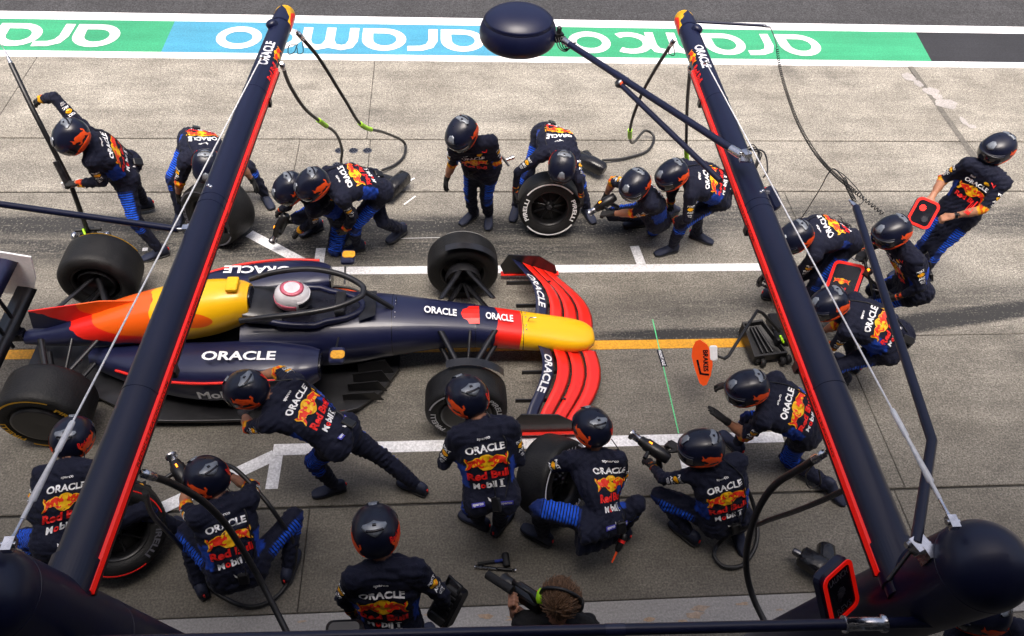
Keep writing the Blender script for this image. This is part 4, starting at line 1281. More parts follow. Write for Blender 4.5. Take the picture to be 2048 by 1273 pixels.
# ================================================================== people
JN = ['hd', 'nk', 'pv', 'sL', 'sR', 'eL', 'eR', 'wL', 'wR', 'hL', 'hR', 'kL', 'kR', 'aL', 'aR']
POSES = {
'P1': [[-3.466,6.15,1.558],[-3.405,6.285,1.376],[-3.32,6.485,0.895],[-3.383,6.123,1.288],[-3.512,6.419,1.469],[-3.388,6.174,1.004],[-3.674,6.519,1.721],[-3.646,6.185,0.975],[-3.876,6.646,1.615],[-3.289,6.393,0.866],[-3.298,6.579,0.931],[-3.234,6.174,0.491],[-3.4,6.741,0.534],[-3.114,6.169,0.09],[-3.425,6.883,0.14]],
'P2': [[-2.439,6.414,1.021],[-2.527,6.627,0.99],[-2.707,7.09,0.8],[-2.359,6.674,0.923],[-2.694,6.553,0.964],[-2.249,6.827,0.703],[-2.816,6.541,0.703],[-2.174,6.861,0.457],[-2.911,6.609,0.471],[-2.622,7.093,0.739],[-2.801,7.068,0.823],[-2.247,7.054,0.501],[-3.017,6.859,0.5],[-2.149,7.074,0.091],[-3.03,6.74,0.092]],
'P3': [[-1.562,6.004,1.068],[-1.443,6.098,0.897],[-1.239,6.359,0.483],[-1.362,5.938,0.854],[-1.574,6.22,0.858],[-1.416,6.056,0.592],[-1.706,6.265,0.605],[-1.597,6.103,0.41],[-1.824,6.416,0.43],[-1.166,6.282,0.48],[-1.239,6.452,0.536],[-1.276,6.186,0.069],[-1.629,6.297,0.415],[-1.118,6.572,0.098],[-1.519,6.555,0.101]],
'P4': [[-1.311,5.892,1.21],[-1.16,6.001,1.076],[-0.775,6.29,0.847],[-1.057,5.85,1.053],[-1.217,6.167,1.119],[-0.994,5.921,0.779],[-1.257,6.003,0.882],[-1.091,5.982,0.546],[-1.354,6.127,0.676],[-0.734,6.202,0.814],[-0.841,6.367,0.835],[-1.016,6.106,0.49],[-0.738,6.219,0.432],[-1.04,6.235,0.091],[-0.579,6.453,0.121]],
'P5': [[0.109,6.212,1.569],[0.21,6.287,1.374],[0.292,6.512,0.898],[0.387,6.283,1.411],[0.035,6.301,1.325],[0.457,6.355,1.138],[0.012,6.412,1.059],[0.259,6.412,0.98],[-0.054,6.451,0.811],[0.393,6.495,0.911],[0.215,6.577,0.923],[0.37,6.577,0.48],[0.204,6.634,0.488],[0.421,6.729,0.091],[0.233,6.766,0.09]],
'P6': [[1.144,6.428,1.012],[1.108,6.659,1.02],[1.105,7.158,0.83],[1.287,6.665,0.973],[0.929,6.64,0.97],[1.346,6.43,0.817],[0.702,6.591,0.798],[1.403,6.47,0.566],[0.685,6.58,0.539],[1.177,7.121,0.759],[1.006,7.163,0.85],[1.428,6.876,0.484],[0.857,6.971,0.483],[1.568,6.822,0.091],[0.737,6.863,0.091]],
'P7': [[1.856,6.081,1.054],[1.989,6.163,0.885],[2.186,6.303,0.411],[2.048,5.993,0.843],[1.862,6.3,0.858],[1.914,6.13,0.62],[1.74,6.527,0.724],[1.692,6.233,0.523],[1.698,6.581,0.473],[2.225,6.207,0.424],[2.176,6.399,0.437],[2.287,6.455,0.073],[1.793,6.526,0.261],[2.563,6.765,0.117],[2.172,6.615,0.101]],
'P8': [[2.237,6.139,1.128],[2.44,6.197,1.038],[2.877,6.316,0.758],[2.437,6.032,0.948],[2.407,6.379,1.04],[2.455,5.987,0.662],[2.333,6.299,0.771],[2.381,6.163,0.487],[2.385,6.402,0.537],[2.828,6.27,0.678],[2.893,6.394,0.82],[2.458,6.103,0.5],[2.661,6.262,0.469],[2.449,6.173,0.088],[2.79,6.393,0.091]],
'P9': [[3.249,5.229,1.115],[3.45,5.306,1.03],[3.896,5.496,0.819],[3.455,5.141,0.949],[3.392,5.482,1.009],[3.411,5.174,0.667],[3.284,5.335,0.767],[3.256,5.232,0.467],[3.157,5.303,0.541],[3.944,5.409,0.836],[3.85,5.573,0.775],[3.702,5.258,0.499],[3.607,5.389,0.456],[3.621,5.235,0.089],[3.377,5.448,0.103]],
'P10': [[4.007,5.014,1.368],[4.156,4.977,1.195],[4.406,4.904,0.73],[4.176,4.796,1.219],[4.098,5.137,1.124],[4.301,4.676,0.982],[4.094,5.326,0.906],[4.209,4.759,0.754],[3.927,5.137,0.967],[4.416,4.803,0.757],[4.454,4.994,0.75],[4.199,4.977,0.418],[4.29,5.195,0.397],[4.447,4.891,0.09],[4.554,5.082,0.09]],
'P11': [[5.328,5.919,1.619],[5.259,5.805,1.436],[5.219,5.803,0.903],[5.343,5.64,1.415],[5.098,5.904,1.44],[5.217,5.528,1.174],[5.013,5.993,1.177],[4.996,5.591,1.035],[4.848,5.812,1.088],[5.299,5.74,0.9],[5.175,5.894,0.915],[5.13,5.656,0.502],[5.063,5.783,0.505],[5.046,5.606,0.091],[5.02,5.813,0.089]],
'P12': [[3.366,4.47,1.002],[3.575,4.406,0.932],[4.013,4.28,0.652],[3.493,4.254,0.864],[3.646,4.573,0.937],[3.492,4.305,0.58],[3.564,4.499,0.67],[3.48,4.511,0.423],[3.551,4.616,0.439],[3.95,4.241,0.583],[4.064,4.343,0.711],[3.538,4.192,0.434],[3.758,4.548,0.471],[3.768,4.302,0.1],[3.948,4.489,0.101]],
'P13': [[2.345,3.518,1.066],[2.532,3.502,0.931],[2.961,3.435,0.618],[2.469,3.334,0.884],[2.616,3.644,1.005],[2.403,3.369,0.608],[2.4,3.679,0.815],[2.198,3.43,0.756],[2.349,3.855,0.631],[2.912,3.381,0.531],[2.951,3.544,0.622],[2.971,3.438,0.089],[2.52,3.581,0.507],[3.249,3.139,0.1],[2.536,3.6,0.089]],
'P14': [[1.877,3.015,1.001],[2.008,2.937,0.827],[2.151,2.762,0.343],[1.835,2.908,0.775],[2.179,2.974,0.854],[1.651,2.999,0.575],[2.022,3.078,0.632],[1.613,3.212,0.435],[1.822,3.245,0.614],[2.052,2.773,0.317],[2.243,2.802,0.359],[1.666,2.986,0.337],[2.208,3.158,0.102],[1.926,2.75,0.102],[2.322,2.75,0.099]],
'P15': [[1.065,3.242,0.958],[1.084,3.101,0.776],[1.112,2.693,0.433],[0.897,3.064,0.799],[1.243,3.031,0.85],[0.704,3.113,0.594],[1.286,2.987,0.568],[0.584,3.228,0.396],[1.205,3.222,0.492],[1.062,2.672,0.525],[1.062,2.672,0.337],[0.645,2.785,0.534],[1.403,2.804,0.542],[0.705,2.775,0.119],[1.365,2.81,0.122]],
'P16': [[0.095,3.189,1.48],[0.188,3.008,1.358],[0.251,2.747,0.899],[0.014,2.936,1.364],[0.377,2.994,1.378],[-0.088,2.886,1.097],[0.46,2.885,1.121],[-0.044,3.109,0.976],[0.364,3.101,1.014],[0.153,2.713,0.904],[0.348,2.721,0.925],[0.117,2.858,0.49],[0.356,2.838,0.501],[0.199,2.939,0.089],[0.35,2.898,0.088]],
'P17': [[-0.484,2.131,1.595],[-0.442,1.97,1.434],[-0.429,1.856,0.918],[-0.617,1.913,1.453],[-0.255,1.95,1.445],[-0.709,1.913,1.181],[-0.103,1.889,1.206],[-0.681,1.911,0.925],[-0.086,1.9,0.947],[-0.53,1.859,0.904],[-0.343,1.799,0.926],[-0.522,2.02,0.492],[-0.318,1.93,0.505],[-0.572,2.14,0.092],[-0.34,1.998,0.091]],
'P18': [[-1.516,3.445,1.275],[-1.323,3.431,1.157],[-0.93,3.315,0.813],[-1.362,3.242,1.129],[-1.188,3.546,1.228],[-1.555,3.338,0.938],[-1.353,3.741,1.086],[-1.652,3.543,0.814],[-1.569,3.812,0.959],[-0.923,3.228,0.868],[-0.886,3.387,0.758],[-1.134,3.297,0.49],[-0.601,3.364,0.409],[-1.013,3.298,0.089],[-0.319,3.266,0.097]],
'P19': [[-2.837,3.284,0.92],[-2.815,3.071,0.86],[-2.893,2.719,0.462],[-2.991,3.025,0.837],[-2.64,3.026,0.89],[-3.039,2.793,0.666],[-2.529,3.067,0.628],[-3.04,2.96,0.468],[-2.465,3.15,0.392],[-2.935,2.659,0.535],[-2.793,2.748,0.433],[-3.261,2.819,0.291],[-2.388,2.932,0.454],[-2.983,2.573,0.1],[-2.169,2.923,0.099]],
'P20': [[-1.774,2.914,0.947],[-1.68,2.75,0.819],[-1.603,2.431,0.391],[-1.812,2.63,0.874],[-1.495,2.786,0.824],[-1.969,2.806,0.707],[-1.547,3.0,0.638],[-2.054,3.032,0.611],[-1.762,3.136,0.594],[-1.707,2.446,0.378],[-1.517,2.5,0.379],[-2.031,2.746,0.412],[-1.251,2.859,0.409],[-1.958,2.466,0.102],[-1.312,2.569,0.103]],
'P21': [[0.579,1.648,1.676],[0.568,1.597,1.449],[0.599,1.565,0.922],[0.389,1.598,1.453],[0.743,1.563,1.457],[0.379,1.726,1.196],[0.768,1.555,1.17],[0.325,1.714,1.451],[0.538,1.667,1.241],[0.499,1.54,0.91],[0.696,1.53,0.918],[0.59,1.679,0.5],[0.742,1.672,0.501],[0.631,1.771,0.091],[0.793,1.762,0.092]],
'P22': [[3.119,1.546,1.5],[3.216,1.479,1.296],[3.465,1.411,0.84],[3.039,1.46,1.267],[3.372,1.46,1.369],[3.133,1.439,1.001],[3.53,1.403,1.135],[3.302,1.535,0.834],[3.62,1.521,0.923],[3.386,1.4,0.775],[3.568,1.413,0.845],[3.673,1.51,0.454],[3.8,1.502,0.47],[3.892,1.576,0.096],[4.014,1.559,0.102]]}


def surface_nets(D, org, h):
    """Quads round the zero level of a distance grid (one closed skin)."""
    S = D < 0
    nx, ny, nz = D.shape
    cs = [(i, j, k) for i in (0, 1) for j in (0, 1) for k in (0, 1)]

    def sl(A, c):
        return A[c[0]:nx - 1 + c[0], c[1]:ny - 1 + c[1], c[2]:nz - 1 + c[2]]
    cnt = sum(sl(S, c).astype(np.int8) for c in cs)
    mask = (cnt > 0) & (cnt < 8)
    cells = np.argwhere(mask)
    idx = -np.ones(mask.shape, np.int64)
    idx[mask] = np.arange(len(cells))
    acc = np.zeros((len(cells), 3))
    num = np.zeros(len(cells))
    for a in cs:
        for ax in range(3):
            if a[ax]:
                continue
            b = list(a)
            b[ax] = 1
            da, db = sl(D, a)[mask], sl(D, b)[mask]
            cr = (da < 0) != (db < 0)
            t = np.where(cr, da / np.where(cr, da - db, 1), 0)
            p = np.tile(np.array(a, float), (len(cells), 1))
            p[:, ax] += t
            acc += p * cr[:, None]
            num += cr
    V = org + (cells + acc / num[:, None]) * h
    F = []
    for ax in range(3):
        u, v = (ax + 1) % 3, (ax + 2) % 3
        lo = [slice(1, n - 1) for n in D.shape]
        lo[ax] = slice(0, D.shape[ax] - 1)
        hi = list(lo)
        hi[ax] = slice(1, D.shape[ax])
        a_, b_ = S[tuple(lo)], S[tuple(hi)]
        for flip in (False, True):
            e = np.argwhere((a_ & ~b_) if not flip else (~a_ & b_))
            if not len(e):
                continue
            e = e + np.array([0 if q == ax else 1 for q in range(3)])
            q = []
            for du, dv in ((-1, -1), (0, -1), (0, 0), (-1, 0)):
                c = e.copy()
                c[:, u] += du
                c[:, v] += dv
                q.append(idx[c[:, 0], c[:, 1], c[:, 2]])
            q = np.stack(q, 1)
            F.append(q[:, ::-1] if flip else q)
    F = np.concatenate(F)
    F = F[(F >= 0).all(1)]
    return V, F


def relax(V, F, it=2, f=0.5):
    for _ in range(it):
        acc = np.zeros_like(V)
        n = np.zeros(len(V))
        for k in range(4):
            a, b = F[:, k], F[:, (k + 1) % 4]
            np.add.at(acc, a, V[b]); np.add.at(n, a, 1)
            np.add.at(acc, b, V[a]); np.add.at(n, b, 1)
        V = V * (1 - f) + f * acc / np.maximum(n, 1)[:, None]
    return V


class Field:
    def __init__(self, lo, hi, h):
        self.h = h
        self.org = np.array(lo)
        self.n = np.ceil((np.array(hi) - self.org) / h).astype(int) + 1
        self.D = np.ones(self.n)
        self.ax = [self.org[k] + np.arange(self.n[k]) * h for k in range(3)]

    def window(self, lo, hi):
        s = []
        for k in range(3):
            a = max(0, int((lo[k] - self.org[k]) / self.h))
            b = min(self.n[k], int((hi[k] - self.org[k]) / self.h) + 2)
            s.append(slice(a, b))
        P = np.stack(np.meshgrid(*[self.ax[k][s[k]] for k in range(3)], indexing='ij'), -1)
        return tuple(s), P

    def put(self, s, d, k):
        a = self.D[s]
        if k > 0:
            hh = np.clip(.5 + .5 * (a - d) / k, 0, 1)
            self.D[s] = a * (1 - hh) + d * hh - k * hh * (1 - hh)
        else:
            self.D[s] = np.minimum(a, d)

    def cone(self, a, b, ra, rb, k=.02):
        a, b = np.asarray(a, float), np.asarray(b, float)
        m = max(ra, rb) + .06
        s, P = self.window(np.minimum(a, b) - m, np.maximum(a, b) + m)
        ba = b - a
        t = np.clip(((P - a) @ ba) / max(1e-9, ba @ ba), 0, 1)
        d = np.linalg.norm(P - a - t[..., None] * ba, axis=-1) - (ra + (rb - ra) * t)
        self.put(s, d, k)

    def ell(self, c, R3, rad, k=.02):
        """Ellipsoid; R3 rows are its axes."""
        m = max(rad) + .05
        c = np.asarray(c, float)
        s, P = self.window(c - m, c + m)
        q = ((P - c) @ R3.T) / np.array(rad)
        l = np.linalg.norm(q, axis=-1)
        d = (l - 1) * min(rad)
        self.put(s, d, k)


def unit(v):
    return v / max(1e-9, np.linalg.norm(v))


SLEEVE = {'long': .96, 'short': .18}
WSEED = [0]


def person_body(J, sleeve='long', scale=1.0, torso='suit', legs=True):
    """One continuous skin for the whole figure, with colour and stripe attributes."""
    g = {n: np.array(J[i]) for i, n in enumerate(JN)}
    allp = np.array(J)
    F = Field(allp.min(0) - .24, allp.max(0) + .24, .0165)
    up = unit(g['nk'] - g['pv'])
    rs, rh = unit(g['sR'] - g['sL']), unit(g['hR'] - g['hL'])
    fw = unit(np.cross(up, rs + rh))
    L = np.linalg.norm(g['nk'] - g['pv'])
    bend = max(0.0, 1.0 - up[2])
    bow = .025 + .05 * min(1, bend * 1.3)
    # torso: swept rounded slab
    lo, hi = np.minimum(g['nk'], g['pv']) - .36, np.maximum(g['nk'], g['pv']) + .36
    s, P = F.window(lo, hi)
    t = np.clip(((P - g['pv']) @ up) / L, -.04, 1.0)
    rt = rh[None] * 1.0
    rax = (1 - t)[..., None] * rh + t[..., None] * rs
    rax /= np.linalg.norm(rax, axis=-1)[..., None]
    ctr = g['pv'] + (t * L)[..., None] * up - fw * (bow * 4 * t * (1 - t))[..., None]
    ts = [-.04, .12, .3, .55, .78, .93, 1.0]
    hwv = np.interp(t, ts, [.078, .082, .078, .095, .112, .112, .09])
    rdv = np.interp(t, ts, [.112, .118, .108, .115, .110, .083, .070])
    w = P - ctr
    x = np.clip((w * rax).sum(-1), -hwv, hwv)
    d = np.linalg.norm(w - x[..., None] * rax, axis=-1) - rdv
    F.put(s, d, .0)
    # neck, head, shoulders
    F.cone(g['nk'] - up * .02, g['nk'] + (g['hd'] - g['nk']) * .7, .066, .06, .03)
    F.ell(g['hd'], np.eye(3), (.085, .085, .1), .02)
    for sd in 'LR':
        S, E, W, Hh, K, A = (g[q + sd] for q in ('s', 'e', 'w', 'h', 'k', 'a'))
        F.cone(g['nk'] - up * .045 + fw * -.01, S, .075, .068, .05)
        F.cone(S, E, .068, .050, .035)
        F.cone(E, E + (W - E) * .45, .048, .045, .02)
        F.cone(E + (W - E) * .4, W, .043 if sleeve == 'long' else .040, .034 if sleeve == 'long' else .028, .015)
        F.cone(Hh, K, .104, .070, .04)
        F.cone(K, A + (K - A) * .12, .071, .054, .025)
        F.cone(A + (K - A) * .2, A, .05, .046, .01)
        # seat
        F.ell(Hh - fw * .05 + up * -.01, np.stack([rh, up, fw]), (.11, .115, .105), .05)
    V, Q = surface_nets(F.D, F.org, F.h)
    V = relax(V, Q, 2, .45)
    # cloth folds: a few crossing waves, stronger near the bends
    rng = np.random.RandomState(WSEED[0]); WSEED[0] += 1
    me = bpy.data.meshes.new('body')
    me.from_pydata(V.tolist(), [], Q.tolist())
    me.update()
    N = np.empty(len(V) * 3)
    me.vertices.foreach_get('normal', N)
    N = N.reshape(-1, 3)
    fold = np.zeros(len(V))
    for _ in range(7):
        kv = rng.normal(size=3)
        kv = kv / np.linalg.norm(kv) * rng.uniform(45, 95)
        ph = V @ kv + 1.6 * np.sin(V @ (rng.normal(size=3) * 14)) + rng.uniform(0, 6)
        amp = .5 + .5 * np.sin(V @ (rng.normal(size=3) * 9) + rng.uniform(0, 6))
        fold += np.abs(np.sin(ph)) ** 2 * amp
    skinmask = np.zeros(len(V))
    # nearest limb, and the place along it
    bones = [('torso', g['pv'], g['nk'], .135), ('head', g['nk'] + (g['hd'] - g['nk']) * .25, g['hd'], .075)]
    for sd in 'LR':
        bones += [('ua' + sd, g['s' + sd], g['e' + sd], .058), ('fa' + sd, g['e' + sd], g['w' + sd], .04), ('th' + sd, g['h' + sd], g['k' + sd], .085), ('sh' + sd, g['k' + sd], g['a' + sd], .058)]
    best = np.full(len(V), 9e9); bid = np.zeros(len(V), int); bt = np.zeros(len(V)); boff = np.zeros((len(V), 3))
    for q, (nm, a, b, r_) in enumerate(bones):
        ba = b - a
        t = np.clip(((V - a) @ ba) / (ba @ ba), 0, 1)
        off = V - a - t[:, None] * ba
        if nm == 'torso':
            ox = off @ rs
            off2 = off - np.clip(ox, -.11, .11)[:, None] * rs
            dd = np.linalg.norm(off2, axis=1) - .11
        else:
            dd = np.linalg.norm(off, axis=1) - r_
        m = dd < best
        best[m] = dd[m]; bid[m] = q; bt[m] = t[m]; boff[m] = off[m]
    cm = {n: i for i, (n, *_r) in enumerate(bones)}
    navy = np.array((.0042, .0060, .0205))
    skin = np.array((.36, .165, .095))
    col = np.tile(navy if torso == 'suit' else np.array((.012, .012, .013)), (len(V), 1))
    panel = np.zeros(len(V)); along = np.zeros(len(V))
    isn = bid == cm['head']
    col[isn] = skin
    skinmask[isn] = 1
    z1 = SLEEVE[sleeve]
    for sd, sg in (('L', -1), ('R', 1)):
        fa, ua, th, sh = (cm[q + sd] for q in ('fa', 'ua', 'th', 'sh'))
        m = (bid == fa) & (bt > z1)
        col[m] = skin
        skinmask[m] = 1
        if torso == 'suit':
            c0, c1 = (z1 - .22, z1) if sleeve == 'long' else (-1, z1)
            m = (bid == fa) & (bt <= z1) & (bt > max(c0, 0))
            wv = np.sin(boff[:, 0] * 160 + boff[:, 2] * 90)
            col[m] = np.where((wv > 0)[m][:, None], np.array((.72, .06, .008)), np.array((.80, .38, .008)))
            if sleeve == 'short':
                m = (bid == ua) & (bt > .90)
                col[m] = np.where((wv > .2)[m][:, None], np.array((.72, .06, .008)), np.array((.80, .38, .008)))
        # striped panel on the outer thigh over the knee
        lat = sg * rh
        for bi, t0, t1, o0 in ((th, .28, 1.01, 0.0), (sh, -.01, .32, .44)):
            m = bid == bi
            o_ = boff / np.maximum(1e-6, np.linalg.norm(boff, axis=1))[:, None]
            nm, a, b, r_ = bones[bi]
            ax_ = unit(b - a)
            l2 = unit(lat + fw * .25 - ax_ * ((lat + fw * .25) @ ax_))
            fac = np.clip((o_ @ l2 - .22) * 6, 0, 1) * np.clip((bt - t0) * 14, 0, 1) * np.clip((t1 - bt) * 14, 0, 1)
            panel[m] = fac[m]
            along[m] = (o0 + bt * (.44 if bi == th else .42))[m]
        # plain blue flank under the arm
        if torso == 'suit':
            m = (bid == cm['torso']) & (bt > .25) & (bt < .62) & ((boff @ rs) * sg > .155)
            col[m] = (.008, .050, .36)
    V2 = V + N * (fold - fold.mean())[:, None] * (.0078 * (1 - .88 * skinmask))[:, None]
    me.vertices.foreach_set('co', V2.ravel())
    ca = me.color_attributes.new('cloth', 'FLOAT_COLOR', 'POINT')
    ca.data.foreach_set('color', np.concatenate([col, np.ones((len(V), 1))], 1).ravel())
    for nm, arr in (('panel', panel), ('along', along), ('bare', skinmask)):
        at_ = me.attributes.new(nm, 'FLOAT', 'POINT')
        at_.data.foreach_set('value', arr)
    me.polygons.foreach_set('use_smooth', [True] * len(me.polygons))
    me.update()
    return me, g, up, rs, rh, fw, L, V2, Q


def suit_material():
    m = bpy.data.materials.new('race_suit')
    m.use_nodes = True
    t = m.node_tree
    L = t.links
    p = t.nodes['Principled BSDF']
    at1 = t.nodes.new('ShaderNodeAttribute'); at1.attribute_name = 'cloth'
    at2 = t.nodes.new('ShaderNodeAttribute'); at2.attribute_name = 'panel'
    at3 = t.nodes.new('ShaderNodeAttribute'); at3.attribute_name = 'along'
    at4 = t.nodes.new('ShaderNodeAttribute'); at4.attribute_name = 'bare'
    sn = t.nodes.new('ShaderNodeMath'); sn.operation = 'MULTIPLY'; sn.inputs[1].default_value = 2 * math.pi / .024
    L.new(at3.outputs['Fac'], sn.inputs[0])
    s2 = t.nodes.new('ShaderNodeMath'); s2.operation = 'SINE'
    L.new(sn.outputs[0], s2.inputs[0])
    mr = t.nodes.new('ShaderNodeMapRange'); mr.inputs['From Min'].default_value = -.55; mr.inputs['From Max'].default_value = -.15
    L.new(s2.outputs[0], mr.inputs['Value'])
    mu = t.nodes.new('ShaderNodeMath'); mu.operation = 'MULTIPLY'
    L.new(mr.outputs[0], mu.inputs[0]); L.new(at2.outputs['Fac'], mu.inputs[1])
    mx = t.nodes.new('ShaderNodeMix'); mx.data_type = 'RGBA'
    L.new(mu.outputs[0], mx.inputs['Factor']); L.new(at1.outputs['Color'], mx.inputs['A'])
    mx.inputs['B'].default_value = (.010, .10, .72, 1)
    tc = t.nodes.new('ShaderNodeTexCoord')
    nz = t.nodes.new('ShaderNodeTexNoise'); nz.inputs['Scale'].default_value = 14; nz.inputs['Detail'].default_value = 5
    L.new(tc.outputs['Object'], nz.inputs['Vector'])
    mr2 = t.nodes.new('ShaderNodeMapRange'); mr2.inputs['To Min'].default_value = .75; mr2.inputs['To Max'].default_value = 1.3
    L.new(nz.outputs['Fac'], mr2.inputs['Value'])
    m2 = t.nodes.new('ShaderNodeMix'); m2.data_type = 'RGBA'; m2.blend_type = 'MULTIPLY'; m2.inputs['Factor'].default_value = 1
    L.new(mx.outputs['Result'], m2.inputs['A']); L.new(mr2.outputs[0], m2.inputs['B'])
    L.new(m2.outputs['Result'], p.inputs['Base Color'])
    r_ = t.nodes.new('ShaderNodeMapRange'); r_.inputs['To Min'].default_value = .82; r_.inputs['To Max'].default_value = .48
    L.new(at4.outputs['Fac'], r_.inputs['Value']); L.new(r_.outputs[0], p.inputs['Roughness'])
    p.inputs['Specular IOR Level'].default_value = .3
    p.inputs['Sheen Weight'].default_value = .03
    nb = t.nodes.new('ShaderNodeTexNoise'); nb.inputs['Scale'].default_value = 26; nb.inputs['Detail'].default_value = 6; nb.inputs['Distortion'].default_value = 1.2
    L.new(tc.outputs['Object'], nb.inputs['Vector'])
    b = t.nodes.new('ShaderNodeBump'); b.inputs['Strength'].default_value = .5; b.inputs['Distance'].default_value = .014
    L.new(nb.outputs['Fac'], b.inputs['Height']); L.new(b.outputs[0], p.inputs['Normal'])
    MATS['race_suit'] = m


suit_material()


# ---- helmet (x forward, z up), built once and shared
def hsurf(az, el, off=0.0):
    d = Vector((math.cos(el) * math.cos(az), math.cos(el) * math.sin(az), math.sin(el)))
    a = .178 if d.x > 0 else .172
    if d.z < 0 and d.x > 0:
        a += .012 * min(1, -d.z * 2)
    b_, c = .143, (.140 if d.z > 0 else .150)
    n = 2.25
    r_ = ((abs(d.x) / a) ** n + (abs(d.y) / b_) ** n + (abs(d.z) / c) ** n) ** (-1 / n)
    return d * (r_ + off)


def patch(m_, az0, az1, el0, el1, na, ne, off, mi=0, edge=True):
    """Raised piece of the helmet surface; el0/el1 may be functions of azimuth."""
    f0 = el0 if callable(el0) else (lambda a: el0)
    f1 = el1 if callable(el1) else (lambda a: el1)
    rows = []
    for i in range(na + 1):
        a = az0 + (az1 - az0) * i / na
        lo, hi = f0(a), f1(a)
        r_ = [hsurf(R(a), R(lo), -.002)] if edge else []
        r_ += [hsurf(R(a), R(lo + (hi - lo) * j / ne), off) for j in range(ne + 1)]
        r_ += [hsurf(R(a), R(hi), -.002)] if edge else []
        rows.append(r_)
    m_.loft(rows, mi, False, True, False)


def bull_on_helmet(m_, side, mi=0):
    pts, tri = refine(*poly2d([(x * .15, y * .15) for x, y in BULL]), .02)
    m_.add([hsurf(R(side * (118 - x / .15 * 62)), R(-2 + (y / .15) * 62 + 16 * (x / .15)), .0035) for x, y in pts], tri, mi)


def make_helmet():
    out = {}
    m_ = MB()
    rows = [[hsurf(R(a), R(e)) for a in range(0, 360, 12)] for e in (-56, -50, -42, -34, -26, -18, -10, -2, 6, 14, 22, 30, 38, 46, 54, 62, 70, 78, 84, 89)]
    m_.loft(rows, 0, True, True)
    patch(m_, -64, 64, -19, 20, 16, 4, .0025)
    out['shell'] = m_.mesh('helmet_shell', 'helmet_navy')
    m_ = MB(); patch(m_, -62, 62, lambda a: -16 + abs(a) * .06, lambda a: 18 - abs(a) * .10, 18, 5, .006)
    out['visor'] = m_.mesh('helmet_visor', 'visor')
    for s, nm in ((-1, 'off'), (1, 'near')):
        m_ = MB(); patch(m_, s * 8, s * 150, lambda a: -46, lambda a: -28 + 10 * math.sin(R(abs(a)) * 1.1), 16, 3, .0022); out['jaw_stripe' if s < 0 else 'jaw_stripe_'] = m_.mesh('helmet_jaw_stripe', 'orange_print')
        m_ = MB(); bull_on_helmet(m_, s); out['bull' if s < 0 else 'bull_'] = m_.mesh('helmet_bull', 'orange_print')
    m_ = MB(); patch(m_, 142, 218, lambda a: 26 + abs(a - 180) * .45, lambda a: 62 - abs(a - 180) * .35, 12, 4, .009); out['rear_vent'] = m_.mesh('helmet_rear_vent', 'vent_grey')
    m_ = MB(); patch(m_, -16, 16, lambda a: 30 + abs(a) * .3, lambda a: 62 - abs(a) * .4, 8, 4, .009); out['brow_vent'] = m_.mesh('helmet_brow_vent', 'vent_grey')
    m_ = MB(); patch(m_, 158, 202, 36, 41, 8, 1, .0115); out['vent_slot'] = m_.mesh('helmet_vent_slot', 'panel_black')
    m_ = MB(); patch(m_, 174, 186, 48, 54, 4, 1, .0115); out['vent_badge'] = m_.mesh('helmet_vent_badge', 'panel_black')
    m_ = MB()
    tp, tf = text2d('Red Bull', .13, .05, .03)
    tp, tf = refine(tp, tf, .02)
    m_.add([hsurf(R(-128 + x / .13 * 46), R(10 + y / .05 * 14), .0035) for x, y in tp], tf)
    out['lettering'] = m_.mesh('helmet_print', 'red_print')
    return out


HELMET = make_helmet()
DRIVER_HELMET = {k: v for k, v in HELMET.items() if k in ('shell', 'visor')}


def place(name, me, M, parent):
    o = bpy.data.objects.new(name, me)
    COL.objects.link(o)
    o.parent = parent
    o.matrix_local = M
    return o


# ---- hands (x along the fingers, z the back of the hand, thumb to +y) and shoes, built once and shared
def make_hand(kind):
    F = Field((-.06, -.09, -.11), (.22, .12, .06), .0058)
    F.cone((-.045, 0, 0), (.01, 0, 0), .032, .027, .0)
    for y in (-.028, -.009, .010, .028):
        F.cone((.005, y * .7, 0), (.085, y, 0), .0165, .0135, .010)
    ln = {-.028: .062, -.009: .076, .010: .082, .028: .074}
    cur = {'grip': (50, 95, 70), 'relaxed': (18, 30, 22), 'flat': (2, 4, 4)}[kind]
    for y, l in ln.items():
        p = np.array((.088, y * 1.02, 0.0))
        a = 0
        spread = y * (1.2 if kind == 'flat' else .5)
        for f, c, r0, r1 in ((.42, cur[0], .0105, .0098), (.32, cur[1], .0098, .009), (.26, cur[2], .009, .0075)):
            a += c
            q = p + l * f * np.array((math.cos(R(a)), spread, -math.sin(R(a))))
            F.cone(p, q, r0, r1, .004)
            p = q
    p0, p1 = np.array((.015, .028, -.006)), np.array((.05, .056, -.018))
    F.cone(p0, p1, .0165, .0130, .008)
    p2 = p1 + (np.array((.032, .012, -.010)) if kind == 'flat' else np.array((.030, .002, -.018)))
    F.cone(p1, p2, .0125, .0108, .004)
    p3 = p2 + (np.array((.026, .006, -.006)) if kind == 'flat' else np.array((.018, -.016, -.014)))
    F.cone(p2, p3, .0108, .0085, .004)
    V, Q = surface_nets(F.D, F.org, F.h)
    V = relax(V, Q, 1, .4)
    m_ = MB(); m_.add(V.tolist(), Q.tolist(), 0, True)
    return m_.mesh('glove_' + kind, 'glove_black')


HANDS = {k: make_hand(k) for k in ('grip', 'relaxed', 'flat')}
HANDS['bare'] = HANDS['grip'].copy()
HANDS['bare'].materials.clear()
HANDS['bare'].materials.append(MATS['skin'])


